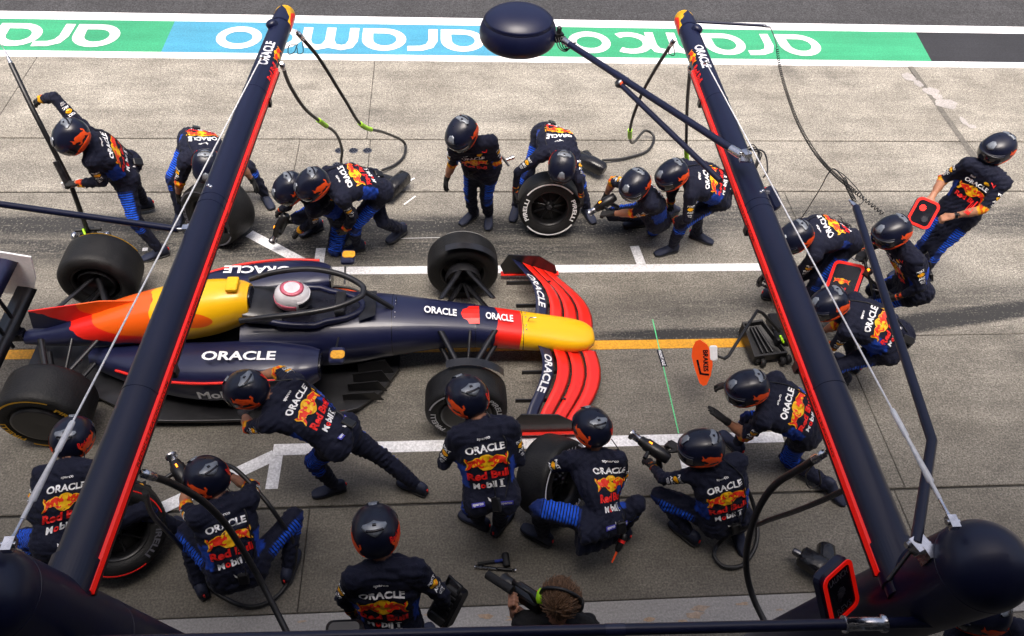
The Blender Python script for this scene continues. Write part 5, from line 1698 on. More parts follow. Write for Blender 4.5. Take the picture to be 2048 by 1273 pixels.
def make_shoe():
    m_ = MB()

    def ring(x, w, z0, z1, e=2.4, n=16):
        out = []
        for k in range(n):
            a = 2 * math.pi * k / n
            c, s = math.cos(a), math.sin(a)
            out.append((x, w * math.copysign(abs(c) ** (2 / e), c), (z0 + z1) / 2 + (z1 - z0) / 2 * math.copysign(abs(s) ** (2 / e), s)))
        return out
    st = [(-.085, .022, -.07, .0), (-.075, .034, -.083, .035), (-.04, .042, -.084, .055), (0, .043, -.083, .05), (.04, .044, -.083, .012), (.09, .049, -.084, -.022), (.14, .050, -.084, -.038), (.18, .042, -.083, -.048), (.205, .025, -.08, -.058)]
    m_.loft([ring(*s) for s in interp(st, 3)])
    upper = m_.mesh('shoe', 'shoe_navy')
    m_ = MB()
    m_.loft([ring(x, w + .004, -.092, -.072, 3.5) for x, w, _a, _b in interp(st, 3)])
    sole = m_.mesh('shoe_sole', 'rubber')
    m_ = MB()
    m_.tube([(-.087, 0, .0), (-.09, 0, -.03)], .008, 6)
    trim = m_.mesh('shoe_trim', 'red_print')
    return upper, sole, trim


SHOE = make_shoe()


def print_on(bvh, c, x, y, n, items, name, parent, reach=.32):
    """Lay flat print on the cloth: cast each point of the artwork onto the body."""
    sets = {}
    for q, it in enumerate(items):
        sets.setdefault(it[6] if len(it) > 6 else q, []).append(it)
    for key, group_ in sets.items():
        m_ = MB()
        mats = []
        for it in group_:
            pts, tri, mt, dx, dy, layer = it[:6]
            if mt not in mats:
                mats.append(mt)
            vs_, ok = [], []
            for px, py in pts:
                o = c + x * (px + dx) + y * (py + dy) + n * reach
                h, nn, _i, _d = bvh.ray_cast(o, -n, reach * 1.75)
                if h is None:
                    vs_.append(o - n * reach)
                    ok.append(False)
                else:
                    vs_.append(h + n * (.0045 + .0012 * layer))
                    ok.append(True)
            m_.add(vs_, [t for t in tri if all(ok[i] for i in t)], mats.index(mt))
        if m_.f:
            m_.build(key if isinstance(key, str) else name, mats, parent)


def art(s, w, h, mt, dx, dy, bold=.03, layer=0):
    tp, tf = text2d(s, w, h, bold)
    return (*refine(tp, tf, .03), mt, dx, dy, layer)


def art_poly(poly, mt, dx, dy, layer=0):
    return (*refine(*poly2d(poly), .03), mt, dx, dy, layer)


EMB = emblem(.27)


def back_art():
    it = [art('sparco', .085, .020, 'white_print', 0, .175), art('ORACLE', .255, .046, 'white_print', 0, .112, .035)]
    it += [(p, t, m, 0, .020, l, 'bull_emblem') for p, t, m, l in EMB]
    it += [art('Red Bull', .275, .060, 'red_print', 0, -.075, .045), art('M', .042, .044, 'white_print', -.085, -.152, .045), art('o', .034, .034, 'red_print', -.042, -.157, .045),
           art('bil', .068, .050, 'white_print', .012, -.150, .04), art('1', .016, .038, 'white_print', .078, -.152, .03),
           art_poly([(.062, -.180), (.097, -.180), (.097, -.175), (.062, -.175)], 'white_print', 0, 0), art_poly([(.062, -.128), (.097, -.128), (.097, -.123), (.062, -.123)], 'white_print', 0, 0),
           art_poly([(-.024, -.238), (-.020, -.262), (.0, -.274), (.020, -.262), (.024, -.238), (.008, -.252), (.0, -.262), (-.008, -.252)], 'white_print', 0, 0)]
    return it


def chest_art():
    it = [art('ORACLE', .24, .042, 'white_print', 0, .08, .035)]
    it += [(p, t, m, 0, -.01, l, 'bull_emblem') for p, t, m, l in EMB]
    it += [art('Red Bull', .25, .055, 'red_print', 0, -.10, .045), art('TAG', .05, .02, 'white_print', -.07, .135), art_poly(disc(.018, 14, 1.6), 'yellow_print', .075, .135),
           art_poly([(.10, .175), (.15, .15), (.155, .19), (.145, .19), (.14, .163), (.105, .182)], 'red_print', 0, 0)]
    return it


def sleeve_art():
    return [art('POKT', .075, .024, 'white_print', 0, .055, .03), art_poly(disc(.019, 16, 1.7), 'yellow_print', 0, .018), art('RAUCH', .04, .010, 'red_print', 0, .018, .02, 2), art('ARC', .066, .024, 'white_print', 0, -.020, .04),
            art('ANTIC', .05, .012, 'white_print', 0, -.052, .02), art('WOLF', .04, .012, 'white_print', 0, -.068, .02)]


BACK, CHEST, SLV = back_art(), chest_art(), sleeve_art()
BACK = [([(x * 1.1, y * 1.08) for x, y in it[0]], it[1], it[2], it[3] * 1.1, it[4] * 1.08, *it[5:]) for it in BACK]


def make_person(key, label, az, pitch, sleeve='long', hands=('grip', 'grip'), prints=('back',), helmet=True, group='pit crew in navy suits and helmets', belt=True, tags=False, roll=0, shoes=True, toes=None, material_='race_suit', torso='suit'):
    J = POSES[key]
    me, g, up, rs, rh, fw, L, V2, Q = person_body(J, sleeve, torso=torso)
    base = np.array(((g['aL'][0] + g['aR'][0]) / 2, (g['aL'][1] + g['aR'][1]) / 2, 0))
    root = thing('person', label, 'person', tuple(base), group)
    inv = Matrix.Translation(-Vector(base))
    bvh = BVHTree.FromPolygons([Vector(v) for v in V2], [tuple(int(i) for i in q) for q in Q])
    me.transform(inv)
    me.materials.append(MATS[material_])
    body = bpy.data.objects.new('body', me)
    COL.objects.link(body)
    body.parent = root
    upv, rv, fv = Vector(up), Vector(rs), Vector(fw)
    if helmet:
        x = Vector((math.cos(R(az)) * math.cos(R(pitch)), math.sin(R(az)) * math.cos(R(pitch)), math.sin(R(pitch))))
        zh = Vector((0, 0, 1)) * .8 + upv * .5
        M = inv @ frame(x, zh, Vector(g['hd']) + x * .015 + Vector((0, 0, .01))) @ Matrix.Rotation(R(roll), 4, 'X')
        hl = place('helmet', HELMET['shell'], M, root)
        for k in [q for q in HELMET if q != 'shell']:
            place(k.rstrip('_'), HELMET[k], Matrix.Identity(4), hl)
        hl.matrix_local = M
    # gloves
    for sd, kind in zip('LR', hands):
        if not kind:
            continue
        d = Vector(g['w' + sd] - g['e' + sd]).normalized()
        zh = Vector((0, 0, 1)) + fv * .2
        if abs(d.z) > .75:
            zh = rv * (1 if sd == 'R' else -1)
        M = frame(d, zh, Vector(g['w' + sd]))
        M = inv @ M @ Matrix.Diagonal((1.05, (1.05 if sd == 'R' else -1.05), 1.05, 1))
        place('hand' if kind == 'bare' else 'glove', HANDS[kind], M, root)
    # shoes
    if shoes:
        for q, sd in enumerate('LR'):
            A, K, Hh = g['a' + sd], g['k' + sd], g['h' + sd]
            if K[2] < .2:                     # kneeling: the foot lies behind, toes on the ground
                d = A - K
                d[2] = 0
                x = Vector(unit(d)); x.z = -.25
                M = frame(x, Vector(unit(d)) * .9 + Vector((0, 0, .8)), Vector(A) + Vector((0, 0, .03)))
            else:
                d = K - A
                d = np.array((d[0], d[1], 0)) + .25 * np.array((fw[0], fw[1], 0)) + .12 * sg_(sd) * np.array((rh[0], rh[1], 0))
                if toes and toes[q] is not None:
                    d = np.array((math.cos(R(toes[q])), math.sin(R(toes[q])), 0))
                M = frame(Vector(unit(d)), (0, 0, 1), Vector(A) + Vector((0, 0, .004)))
            so = place('shoe', SHOE[0], inv @ M, root)
            place('sole', SHOE[1], Matrix.Identity(4), so)
            place('trim', SHOE[2], Matrix.Identity(4), so)
    # print on the cloth
    if torso == 'suit':
        if 'back' in prints:
            c = Vector(g['pv'] + up * L * .60)
            print_on(bvh, c, rv, upv, -fv, BACK, 'back_lettering', root)
        if 'chest' in prints:
            c = Vector(g['pv'] + up * L * .62)
            print_on(bvh, c, -rv, upv, fv, CHEST, 'chest_lettering', root)
        for sd, sgn in (('L', -1), ('R', 1)):
            S, E = Vector(g['s' + sd]), Vector(g['e' + sd])
            ax = (S - E).normalized()
            n = (rv * sgn * .8 + Vector((0, 0, .5)) + Vector((0, -.5, 0)))
            n = (n - ax * n.dot(ax)).normalized()
            print_on(bvh, (S + E) / 2 - ax * .015, ax.cross(n), ax, n, SLV, 'sleeve_lettering', root, .13)
    # belt radio and tags
    if belt:
        c = Vector(g['pv'] + up * L * .03)
        h_, nn, _i, _d = bvh.ray_cast(c - fv * .4 + rv * .035, fv, .8)
        if h_ is not None:
            n = nn if nn.dot(-fv) > 0 else -fv
            M = zframe(n, rv, h_ + n * .012)
            m_ = MB(); m_.rbox((0, 0, 0), (.075, .10, .032), .012); m_.v = [M @ Vector(p) for p in m_.v]
            bo_ = m_.build('radio_pack', 'black_plastic', root)
            m_ = MB(); m_.tube(spline([M @ Vector((.02, .05, .01)), M @ Vector((.03, .12, .02)), M @ Vector((-.01, .2, .0)), M @ Vector((0, .30, -.01))], 5), .004, 6); m_.build('cable', 'black_plastic', bo_)
    if belt and helmet:      # radio lead from the helmet down the flank of the back
        P_ = [Vector(g['hd']) + rv * .10 - fv * .05 - upv * .08]
        for t in (.93, .75, .55, .35, .12):
            c = Vector(g['pv'] + up * L * t) + rv * (.145 - .05 * (t < .2))
            h_, nn, _i, _d = bvh.ray_cast(c - fv * .4, fv, .6)
            if h_ is not None:
                P_.append(h_ - fv * .008)
        if len(P_) > 3:
            m_ = MB(); m_.tube(spline(P_, 5), .0045, 6); m_.build('radio_lead', 'black_plastic', root)
    if tags:
        for sgn in (-1, 1):
            c = Vector(g['pv'] + up * L * .05) + rv * sgn * .10
            h_, nn, _i, _d = bvh.ray_cast(c - fv * .4, fv, .8)
            if h_ is not None:
                n = (nn if nn.dot(-fv) > 0 else -fv)
                M = zframe(n, rv, h_ + n * .006)
                m_ = MB(); m_.rbox((0, 0, 0), (.095, .034, .006), .004); m_.v = [M @ Vector(p) for p in m_.v]
                to_ = m_.build('waist_tag', 'blue_tag', root)
                tp, tf = text2d('sparco', .078, .022, .03)
                m_ = MB(); m_.add([M @ Vector((px, py, .0045)) for px, py in tp], tf); m_.build('lettering', 'white_print', to_)
    return root, g


def sg_(s):
    return -1 if s == 'L' else 1


PPL = {}
PPL['P1'] = make_person('P1', 'crew member in navy swinging a long jack pole upright beside the rear wheel', 212, -42, 'long', ('grip', 'grip'), ('back',))
PPL['P2'] = make_person('P2', 'crew member bent over a wheel behind a boom, back towards the painted band', 268, -50, 'short', ('relaxed', 'relaxed'), ('back',), toes=(300, 262))
PPL['P3'] = make_person('P3', 'kneeling wheel gunner half hidden behind another bent helmet', 205, -42, 'long', ('grip', 'grip'), ('back',))
PPL['P4'] = make_person('P4', 'crew member stooping low behind the kneeling gunner, one leg stretched back', 198, -40, 'long', ('relaxed', 'relaxed'), ('back',), toes=(200, 225))
PPL['P5'] = make_person('P5', 'crew member walking alone on the far side with bare forearms and a tool', 228, -42, 'short', ('grip', 'relaxed'), ('chest',), toes=(265, 225))
PPL['P6'] = make_person('P6', 'crew member bent over an upright white-banded wheel on the far side', 258, -46, 'long', ('relaxed', 'relaxed'), ('back',), toes=(290, 255))
PPL['P7'] = make_person('P7', 'kneeling wheel gunner with bare forearms beside the white-banded wheel', 225, -34, 'short', ('grip', 'grip'), ('back',))
PPL['P8'] = make_person('P8', 'crew member crouching with bare ankles right behind the far wheel gunner', 203, -30, 'long', ('relaxed', 'relaxed'), ('back',), toes=(195, 330))
PPL['P9'] = make_person('P9', 'crew member bending forward half behind a boom near the front jack', 200, -36, 'long', ('relaxed', 'relaxed'), ('back',))
PPL['P10'] = make_person('P10', 'crew member gripping a handlebar frame, elbow out, by the cable arm', 196, -24, 'long', ('grip', 'grip'), ('chest',))
PPL['P11'] = make_person('P11', 'crew member standing apart with a lit red signal board in both hands', 204, -16, 'short', ('bare', 'bare'), ('chest',), belt=False)
PPL['P12'] = make_person('P12', 'crew member crouching with one striped thigh forward next to the signal board', 193, -28, 'short', ('relaxed', 'relaxed'), ('back',))
PPL['P13'] = make_person('P13', 'kneeling crew member reaching out one open gloved hand beside a boom', 188, -20, 'short', ('flat', 'relaxed'), ('back',))
PPL['P14'] = make_person('P14', 'wheel gunner crouching low with gun raised at the near box line', 172, -20, 'long', ('grip', 'grip'), ('back',))
PPL['P15'] = make_person('P15', 'squatting crew member with both thighs wide holding a wheel near the box line', 108, -22, 'long', ('relaxed', 'relaxed'), ('back',), tags=True)
PPL['P16'] = make_person('P16', 'crew member standing with waist tags behind the near front wheel, back turned', 118, -25, 'long', ('relaxed', 'relaxed'), ('back',), tags=True)
PPL['P17'] = make_person('P17', 'tall crew member standing closest to the garage with a black power unit', 98, -24, 'long', ('relaxed', 'grip'), ('back',), belt=False, tags=True)
PPL['P18'] = make_person('P18', 'crew member lunging towards the sidepod with one leg stretched far back', 158, -30, 'short', ('relaxed', 'relaxed'), ('back',), tags=True)
PPL['P19'] = make_person('P19', 'crew member squatting with a red-lined wheel behind a boom near the domed post', 96, -18, 'long', ('relaxed', 'relaxed'), ('back',))
PPL['P20'] = make_person('P20', 'kneeling wheel gunner with bare arms and a hose across the back', 142, -22, 'short', ('grip', 'grip'), ('back',))
PPL['P22'] = make_person('P22', 'crew member in the corner whose helmet shows under the domed post', 160, -14, 'long', ('relaxed', 'relaxed'), ('back',))
PPL['P21'] = make_person('P21', 'bare-headed cameraman in black with lime ear defenders at the picture edge', 118, -10, 'short', ('bare', 'bare'), (), helmet=False, group=None, belt=False, torso='black')
for q in ('group',):
    if q in PPL['P21'][0]:
        del PPL['P21'][0][q]

# ---- cameraman: hair, headset, camera
root, g = PPL['P21']
inv = -Vector(root.location)
hc = Vector(g['hd'])
random.seed(5)
m_ = MB()
rows = []
for e in range(-30, 91, 12):
    rows.append([hc + Vector((.100 * math.cos(R(e)) * math.cos(R(a)), .108 * math.cos(R(e)) * math.sin(R(a)), .018 + .112 * math.sin(R(e)))) * 1.0 + Vector((random.uniform(-.006, .006), random.uniform(-.006, .006), random.uniform(-.004, .004))) for a in range(0, 360, 20)])
m_.loft(rows, 0, True, True)
hair = m_.build('hair', 'hair', root)
m_ = MB()
for k in range(420):
    a, e = random.uniform(0, 2 * math.pi), R(random.uniform(-25, 88))
    d = Vector((math.cos(e) * math.cos(a), math.cos(e) * math.sin(a), math.sin(e)))
    p = hc + Vector((d.x * .098, d.y * .106, .018 + d.z * .11))
    sw = Vector((.45, .75, -.3)); sw = (sw - d * sw.dot(d)).normalized()
    q = p + sw * random.uniform(.03, .07) + d * random.uniform(.0, .010) + Vector((random.uniform(-.012, .012), random.uniform(-.012, .012), 0))
    m_.tube([p, (p + q) / 2 + d * .007, q], [.004, .0035, .001], 4)
tw = m_.build('tuft', 'hair', hair)
for s in (-1, 1):
    d = Vector((s * .9, -.25 * s, 0)).normalized()
    m_ = MB(); m_.lathe([(.040, .0), (.046, .012), (.042, .040), (.020, .052), (.001, .052)], zframe(d, (0, 0, 1), hc + d * .085 - Vector((0, 0, .01))), 20)
    m_.build('ear_defender', 'lime' if s < 0 else 'black_plastic', root)
m_ = MB(); m_.tube(spline([hc + Vector((-.115, .03, .0)), hc + Vector((-.09, .03, .10)), hc + Vector((0, .0, .145)), hc + Vector((.09, -.03, .10)), hc + Vector((.115, -.03, 0))], 6), .011, 8); m_.build('headband', 'black_plastic', root)
cc = Vector((0.418, 1.727, 1.520))
cam_t = thing('video_camera', 'black shoulder video camera held up by the cameraman', 'camera', cc)
Mx = frame((-.62, .62, -.35), (0, 0, 1), cc)
m_ = MB(); m_.rbox((0, 0, 0), (.20, .085, .10), .02); m_.v = [Mx @ Vector(p) for p in m_.v]; m_.build('housing', 'black_plastic', cam_t)
m_ = MB(); m_.tube([Mx @ Vector((.10, 0, .01)), Mx @ Vector((.14, 0, .01)), Mx @ Vector((.145, 0, .01)), Mx @ Vector((.18, 0, .01)), Mx @ Vector((.21, 0, .01))], [.032, .032, .040, .040, .046], 20); m_.build('lens', 'black_plastic', cam_t)
m_ = MB(); m_.tube([Mx @ Vector((-.08, .02, .06)), Mx @ Vector((-.06, .02, .12)), Mx @ Vector((.07, .02, .12)), Mx @ Vector((.09, .02, .06))], .012, 8); m_.build('handle', 'black_plastic', cam_t)
m_ = MB(); m_.tube([Mx @ Vector((.05, .06, .10)), Mx @ Vector((.24, .07, .12))], [.026, .026], 14); m_.build('microphone', 'black_shirt', cam_t)
m_ = MB(); m_.box(Mx @ Vector((-.06, -.054, 0)), (.07, .07, .03), .3); m_.build('sticker', 'red_print', cam_t)

# ---- driver in the car
drv = thing('person', 'driver in a white and pink helmet seated in the racing car', 'person', (CX - 1.55, CY, .45))
m_ = MB()
F_ = Field((-.2 + CX - 1.55, CY - .34, .42), (CX - 1.55 + .5, CY + .34, .80), .018)
F_.cone((CX - 1.62, CY - .15, .60), (CX - 1.62, CY + .15, .60), .085, .085, .03)
F_.cone((CX - 1.62, CY, .48), (CX - 1.62, CY, .62), .13, .12, .04)
F_.cone((CX - 1.60, CY, .62), (CX - 1.56, CY, .75), .055, .055, .03)
for s in (-1, 1):
    F_.cone((CX - 1.60, CY + s * .17, .60), (CX - 1.38, CY + s * .20, .55), .058, .048, .03)
    F_.cone((CX - 1.38, CY + s * .20, .55), (CX - 1.16, CY + s * .11, .66), .045, .034, .02)
V_, Q_ = surface_nets(F_.D, F_.org, F_.h)
m_.add(V_.tolist(), Q_.tolist(), 0, True); m_.build('body', 'car_navy', drv)
for s in (-1, 1):
    place('glove', HANDS['grip'], Matrix.Translation(-Vector(drv.location)) @ frame((.5, -s * .3, .2), (0, 0, 1), (CX - 1.17, CY + s * .115, .66)) @ Matrix.Diagonal((1, -s, 1, 1)), drv)
hm = HELMET['shell'].copy(); hm.materials.clear(); hm.materials.append(MATS['driver_white'])
dh = place('helmet', hm, Matrix.Translation((0.02, 0, .385)) @ Matrix.Rotation(R(-6), 4, 'Y').inverted() @ Matrix.Scale(.92, 4), drv)
place('visor', HELMET['visor'], Matrix.Identity(4), dh)
m_ = MB(); patch(m_, -180, 180, 46, 60, 40, 2, .003); patch(m_, 70, 290, -25, 2, 24, 3, .003)
me_ = m_.mesh('helmet_band', 'driver_pink'); place('helmet_band', me_, Matrix.Identity(4), dh)

# ================================================================== tools and equipment
def wheel_gun(label, nose, back, grip=None, led=True):
    a, b = Vector(nose), Vector(back)
    o = thing('wheel_gun', label, 'wheel gun', b, 'air wheel guns')
    d = (a - b).normalized()
    M = frame(d, (0, 0, 1), b)
    Lg = min((a - b).length, .42)
    P = lambda x, y=0, z=0: M @ Vector((x, y, z))
    m_ = MB(); m_.tube([P(-.06), P(-.05), P(0), P(.02), P(Lg * .50), P(Lg * .55), P(Lg * .70)], [.030, .046, .050, .056, .056, .046, .040], 18); m_.build('housing', 'black_plastic', o)
    m_ = MB(); m_.tube([P(Lg * .70), P(Lg * .72), P(Lg * .90), P(Lg * .91), P(Lg)], [.028, .033, .033, .044, .044], 16); m_.build('socket', 'steel', o)
    m_ = MB(); m_.tube([P(.03, 0, -.04), P(.0, 0, -.12), P(-.02, 0, -.17)], [.026, .024, .026], 12); h_ = m_.build('handle', 'black_plastic', o)
    m_ = MB(); m_.tube([P(-.02, 0, -.17), P(-.03, 0, -.21)], [.017, .014], 10); m_.build('air_inlet', 'dark_steel', h_)
    m_ = MB(); m_.tube([P(Lg * .35, .055), P(Lg * .33, .12)], [.018, .018], 10); m_.build('side_grip', 'black_plastic', o)
    m_ = MB(); m_.box(P(Lg * .42, 0, .056), (.03, .012, .008), 0, 0, M.to_3x3().to_4x4()); m_.build('lamp', 'led_amber', o)
    return o


wheel_gun('wheel gun pointed down at the box diagonal by the kneeling gunner', (-1.932, 6.231, 0.140), (-1.758, 6.252, 0.450))
wheel_gun('wheel gun with bright steel socket beside the white-banded wheel', (1.489, 6.352, 0.420), (1.723, 6.426, 0.560))
wheel_gun('wheel gun raised over the near white box line', (1.441, 3.400, 0.620), (1.676, 3.198, 0.600))
wheel_gun('steel-nosed wheel gun held up beside a boom by a kneeling gunner', (-2.172, 3.244, 0.720), (-2.041, 3.052, 0.700))


def gun_bag(label, base, dirx, diry, s=1.0):
    """T-shaped padded cover for a spare wheel gun, lying on the apron."""
    c = Vector(base)
    o = thing('gun_cover', label, 'gun cover', (c.x, c.y, 0), 'black vinyl wheel gun covers')
    x, y = Vector(dirx).normalized(), Vector(diry).normalized()

    def lump(name, pts, rad):
        m_ = MB()
        rows = []
        for (px, py, pz), (w, h) in zip(pts, rad):
            p = c + x * px + y * py + Vector((0, 0, pz))
            rows.append((p, w, h))
        rings = []
        for i, (p, w, h) in enumerate(rows):
            t = (rows[min(i + 1, len(rows) - 1)][0] - rows[max(i - 1, 0)][0]).normalized()
            sd = t.cross(Vector((0, 0, 1))).normalized()
            u = sd.cross(t)
            rings.append([p + sd * w * math.copysign(abs(math.cos(a)) ** .7, math.cos(a)) + u * h * math.copysign(abs(math.sin(a)) ** .7, math.sin(a)) for a in [2 * math.pi * k / 16 for k in range(16)]])
        m_.loft(rings)
        return m_.build(name, 'black_vinyl', o)
    lump('body', [(-.22 * s, 0, .09), (-.20 * s, 0, .09), (0, 0, .10), (.18 * s, 0, .095), (.21 * s, 0, .09)], [(.05, .05), (.085 * s, .075), (.09 * s, .085), (.085 * s, .08), (.05, .05)])
    lump('neck', [(.02, .05, .085), (.02, .16 * s, .08), (.02, .24 * s, .08), (.02, .26 * s, .08)], [(.08 * s, .07), (.075 * s, .065), (.07 * s, .06), (.04, .04)])
    m_ = MB(); p = c + x * -.22 * s + Vector((0, 0, .09)); m_.tube([p, p - x * .05, p - x * .06], [.03, .03, .022], 14); m_.build('socket', 'dark_steel', o)
    return o


gun_bag('T-shaped black vinyl gun cover on tape marks behind a stooping back', (-0.650, 7.176, 0.050), (.55, .83, 0), (-.83, .45, 0), 1.0)
gun_bag('black vinyl gun cover beyond the upright white-banded wheel', (1.703, 7.583, 0.050), (.75, -.65, 0), (-.3, .9, 0), .95)
gun_bag('black vinyl gun cover with steel socket half under the LAUNCH panel', (2.922, 2.384, 0.050), (.75, -.65, 0), (.3, .9, 0), .95)

# long jack pole held upright near the rear wheel
a, b = Vector((-3.928, 6.529, 1.620)), Vector((-3.732, 6.233, 0.950))
d = (a - b).normalized()
jp = thing('jack_pole', 'long black rear jack pole swung upright with a steel cable at the top', 'jack', Vector((-3.884, 6.377, 0.120)))
bot = Vector((-3.884, 6.377, 0.120))
top = Vector((-4.129, 6.870, 1.850))
m_ = MB(); m_.tube([bot, b, a, top], .024, 12); m_.build('pole', 'black_plastic', jp)
m_ = MB(); m_.tube([top, top + (top - a).normalized() * .08, top + (top - a).normalized() * .16], [.020, .012, .005], 10); m_.build('tip', 'steel', jp)
m_ = MB(); m_.tube([top + (top - a).normalized() * .15, Vector((-4.324, 7.126, 2.050))], .004, 6); m_.build('cable', 'dark_steel', jp)
m_ = MB(); m_.tube([b + d * .22 + Vector((-.02, -.02, .01)), b + d * -.04 + Vector((-.02, -.02, .01))], .032, 10); m_.build('guard', 'dark_steel', jp)
m_ = MB(); m_.box(b + d * -.02, (.16, .02, .07), .3); m_.build('number_plate', 'white_print', jp)
m_ = MB(); m_.tube([bot + Vector((-.12, 0, .06)), bot + Vector((.14, .02, .06))], .020, 10); m_.box(bot, (.14, .10, .12), .2); jb = m_.build('foot', 'black_plastic', jp)
for dx in (-.17, .17):
    m_ = MB(); m_.lathe([(.02, -.02), (.055, -.018), (.055, .018), (.02, .02)], zframe((1, 0, 0), (0, 0, 1), bot + Vector((dx, .03, -.055))), 20); m_.build('roller', 'steel', jp)
m_ = MB(); m_.tube(spline([bot + Vector((-.02, -.02, .1)), bot + Vector((.03, -.12, .05)), bot + Vector((.08, -.22, .01)), bot + Vector((.12, -.34, .012))], 6), .012, 8); m_.build('strap', 'lime', jp)

# front jack with BRAKES paddle
jx = Vector((3.205, 4.930, 0.000))
fj = thing('front_jack', 'black front jack tray with a bent arm carrying the orange BRAKES paddle', 'jack', (jx.x, jx.y, 0))
c4 = [Vector(p) for p in ((2.905, 4.949, 0.200), (3.112, 4.966, 0.220), (3.292, 4.596, 0.140), (2.942, 4.551, 0.140))]
m_ = MB()
cen = sum(c4, Vector()) / 4
m_.loft([[Vector((p.x, p.y, .05)) for p in c4], [Vector((p.x, p.y, p.z)) for p in c4], [p.lerp(cen, .10) for p in c4], [p.lerp(cen, .14) - Vector((0, 0, .05)) for p in c4]], 0, True, False)
m_.build('tray', 'black_plastic', fj)
m_ = MB()
for t in (.3, .5, .7):
    p, q = c4[0].lerp(c4[1], t).lerp(cen, .25), c4[3].lerp(c4[2], t).lerp(cen, .25)
    m_.tube([p - Vector((0, 0, .035)), q - Vector((0, 0, .035))], .014, 8)
m_.build('rib', 'black_plastic', fj)
for u in ((3.273, 4.799, 0.160), (3.261, 4.931, 0.180)):
    m_ = MB(); m_.rbox(Vector(u), (.16, .22, .12), .03); m_.build('housing', 'black_plastic', fj)
m_ = MB(); m_.tube([(2.461, 4.237, 0.520), (2.508, 4.269, 0.520), (2.874, 4.729, 0.620), (2.940, 4.736, 0.580), (3.196, 4.738, 0.300)], .016, 12); ar = m_.build('arm', 'black_plastic', fj)
for u in ((2.992, 4.585, 0.050), (3.046, 4.548, 0.050), (3.252, 4.561, 0.050), (3.318, 4.587, 0.050)):
    m_ = MB(); m_.lathe([(.012, -.022), (.045, -.02), (.045, .02), (.012, .022)], zframe((1, .1, 0), (0, 0, 1), Vector(u)), 18); m_.build('caster', 'rubber', fj)
m_ = MB(); m_.tube([(3.221, 4.733, 0.240), (3.232, 4.687, 0.230), (3.247, 4.667, 0.210)], .012, 8); m_.build('lime_mark', 'lime', fj)
# paddle: upright orange board hung on the end of the arm
pc_ = Vector((2.269, 4.235, 0.470))
px_, py_ = Vector((.92, -.25, .30)).normalized(), Vector((.10, .62, .78))
pn = px_.cross(py_).normalized(); py_ = pn.cross(px_)
PM = Matrix(((px_.x, py_.x, pn.x, pc_.x), (px_.y, py_.y, pn.y, pc_.y), (px_.z, py_.z, pn.z, pc_.z), (0, 0, 0, 1)))
outl = [(-.055, .20), (-.015, .215), (.045, .17), (.085, .08), (.09, -.02), (.07, -.12), (.03, -.205), (.0, -.215), (-.03, -.19), (-.07, -.06), (-.095, .06), (-.085, .14)]
bp = bpy.data.objects.new('paddle', None); COL.objects.link(bp); bp.parent = fj; bp.location = pc_ - Vector((jx.x, jx.y, 0))
m_ = MB(); m_.prism(outl, -.008, .008, PM); m_.build('board', 'brake_orange', bp)
tp, tf = text2d('BRAKES', .20, .045, .04)
m_ = MB(); m_.add([PM @ Vector((.03 + py, .02 - px, .0095)) for px, py in tp], tf); m_.build('lettering', 'panel_black', bp)
m_ = MB(); ribbon([(-.045, .03), (-.02, -.10), (.055, -.11)], .018, .0095, 0, m_); m_.v = [PM @ Vector(p) for p in m_.v]; m_.build('arrow', 'panel_black', bp)
m_ = MB(); m_.rbox((.10, .09, .0), (.07, .14, .022), .02); m_.v = [PM @ Vector(p) for p in m_.v]; br_ = m_.build('bracket', 'white_print', bp)

m_ = MB(); m_.tube([(2.379, 4.314, 0.500), (2.414, 4.276, 0.510), (2.468, 4.238, 0.520)], .012, 10); m_.build('link', 'black_plastic', bp)

# handlebar frame and its board
hb = thing('handlebar_jack', 'black handlebar frame with levers gripped beside the crouching crew', 'jack', Vector((4.153, 5.034, 0.600)))
m_ = MB()
m_.tube(spline([(3.869, 5.087, 0.980), (3.904, 5.040, 0.970), (3.921, 4.957, 0.920), (3.961, 4.912, 0.850), (4.064, 4.884, 0.780), (4.151, 4.846, 0.740), (4.205, 4.762, 0.750)], 5), .014, 10)
m_.tube([(3.961, 4.912, 0.850), (3.912, 4.978, 0.860)], .016, 8)
m_.tube([(3.961, 4.912, 0.850), (4.271, 4.993, 0.350), (4.430, 5.117, 0.120)], .018, 10)
m_.build('tube', 'black_plastic', hb)
m_ = MB(); m_.tube(spline([(3.770, 5.049, 1.000), (3.805, 5.010, 1.000), (3.864, 5.029, 0.990), (3.907, 5.077, 0.980)], 5), .007, 8); m_.tube(spline([(4.009, 4.866, 0.760), (4.037, 4.838, 0.770), (4.100, 4.847, 0.760)], 5), .007, 8); m_.build('lever', 'dark_steel', hb)
m_ = MB(); m_.box(Vector((3.944, 4.957, 0.900)), (.07, .05, .05), .5); m_.build('clamp', 'dark_steel', hb)
m_ = MB(); m_.box(Vector((3.927, 4.951, 0.935)), (.02, .02, .012), .5); m_.build('lamp', 'led_amber', hb)

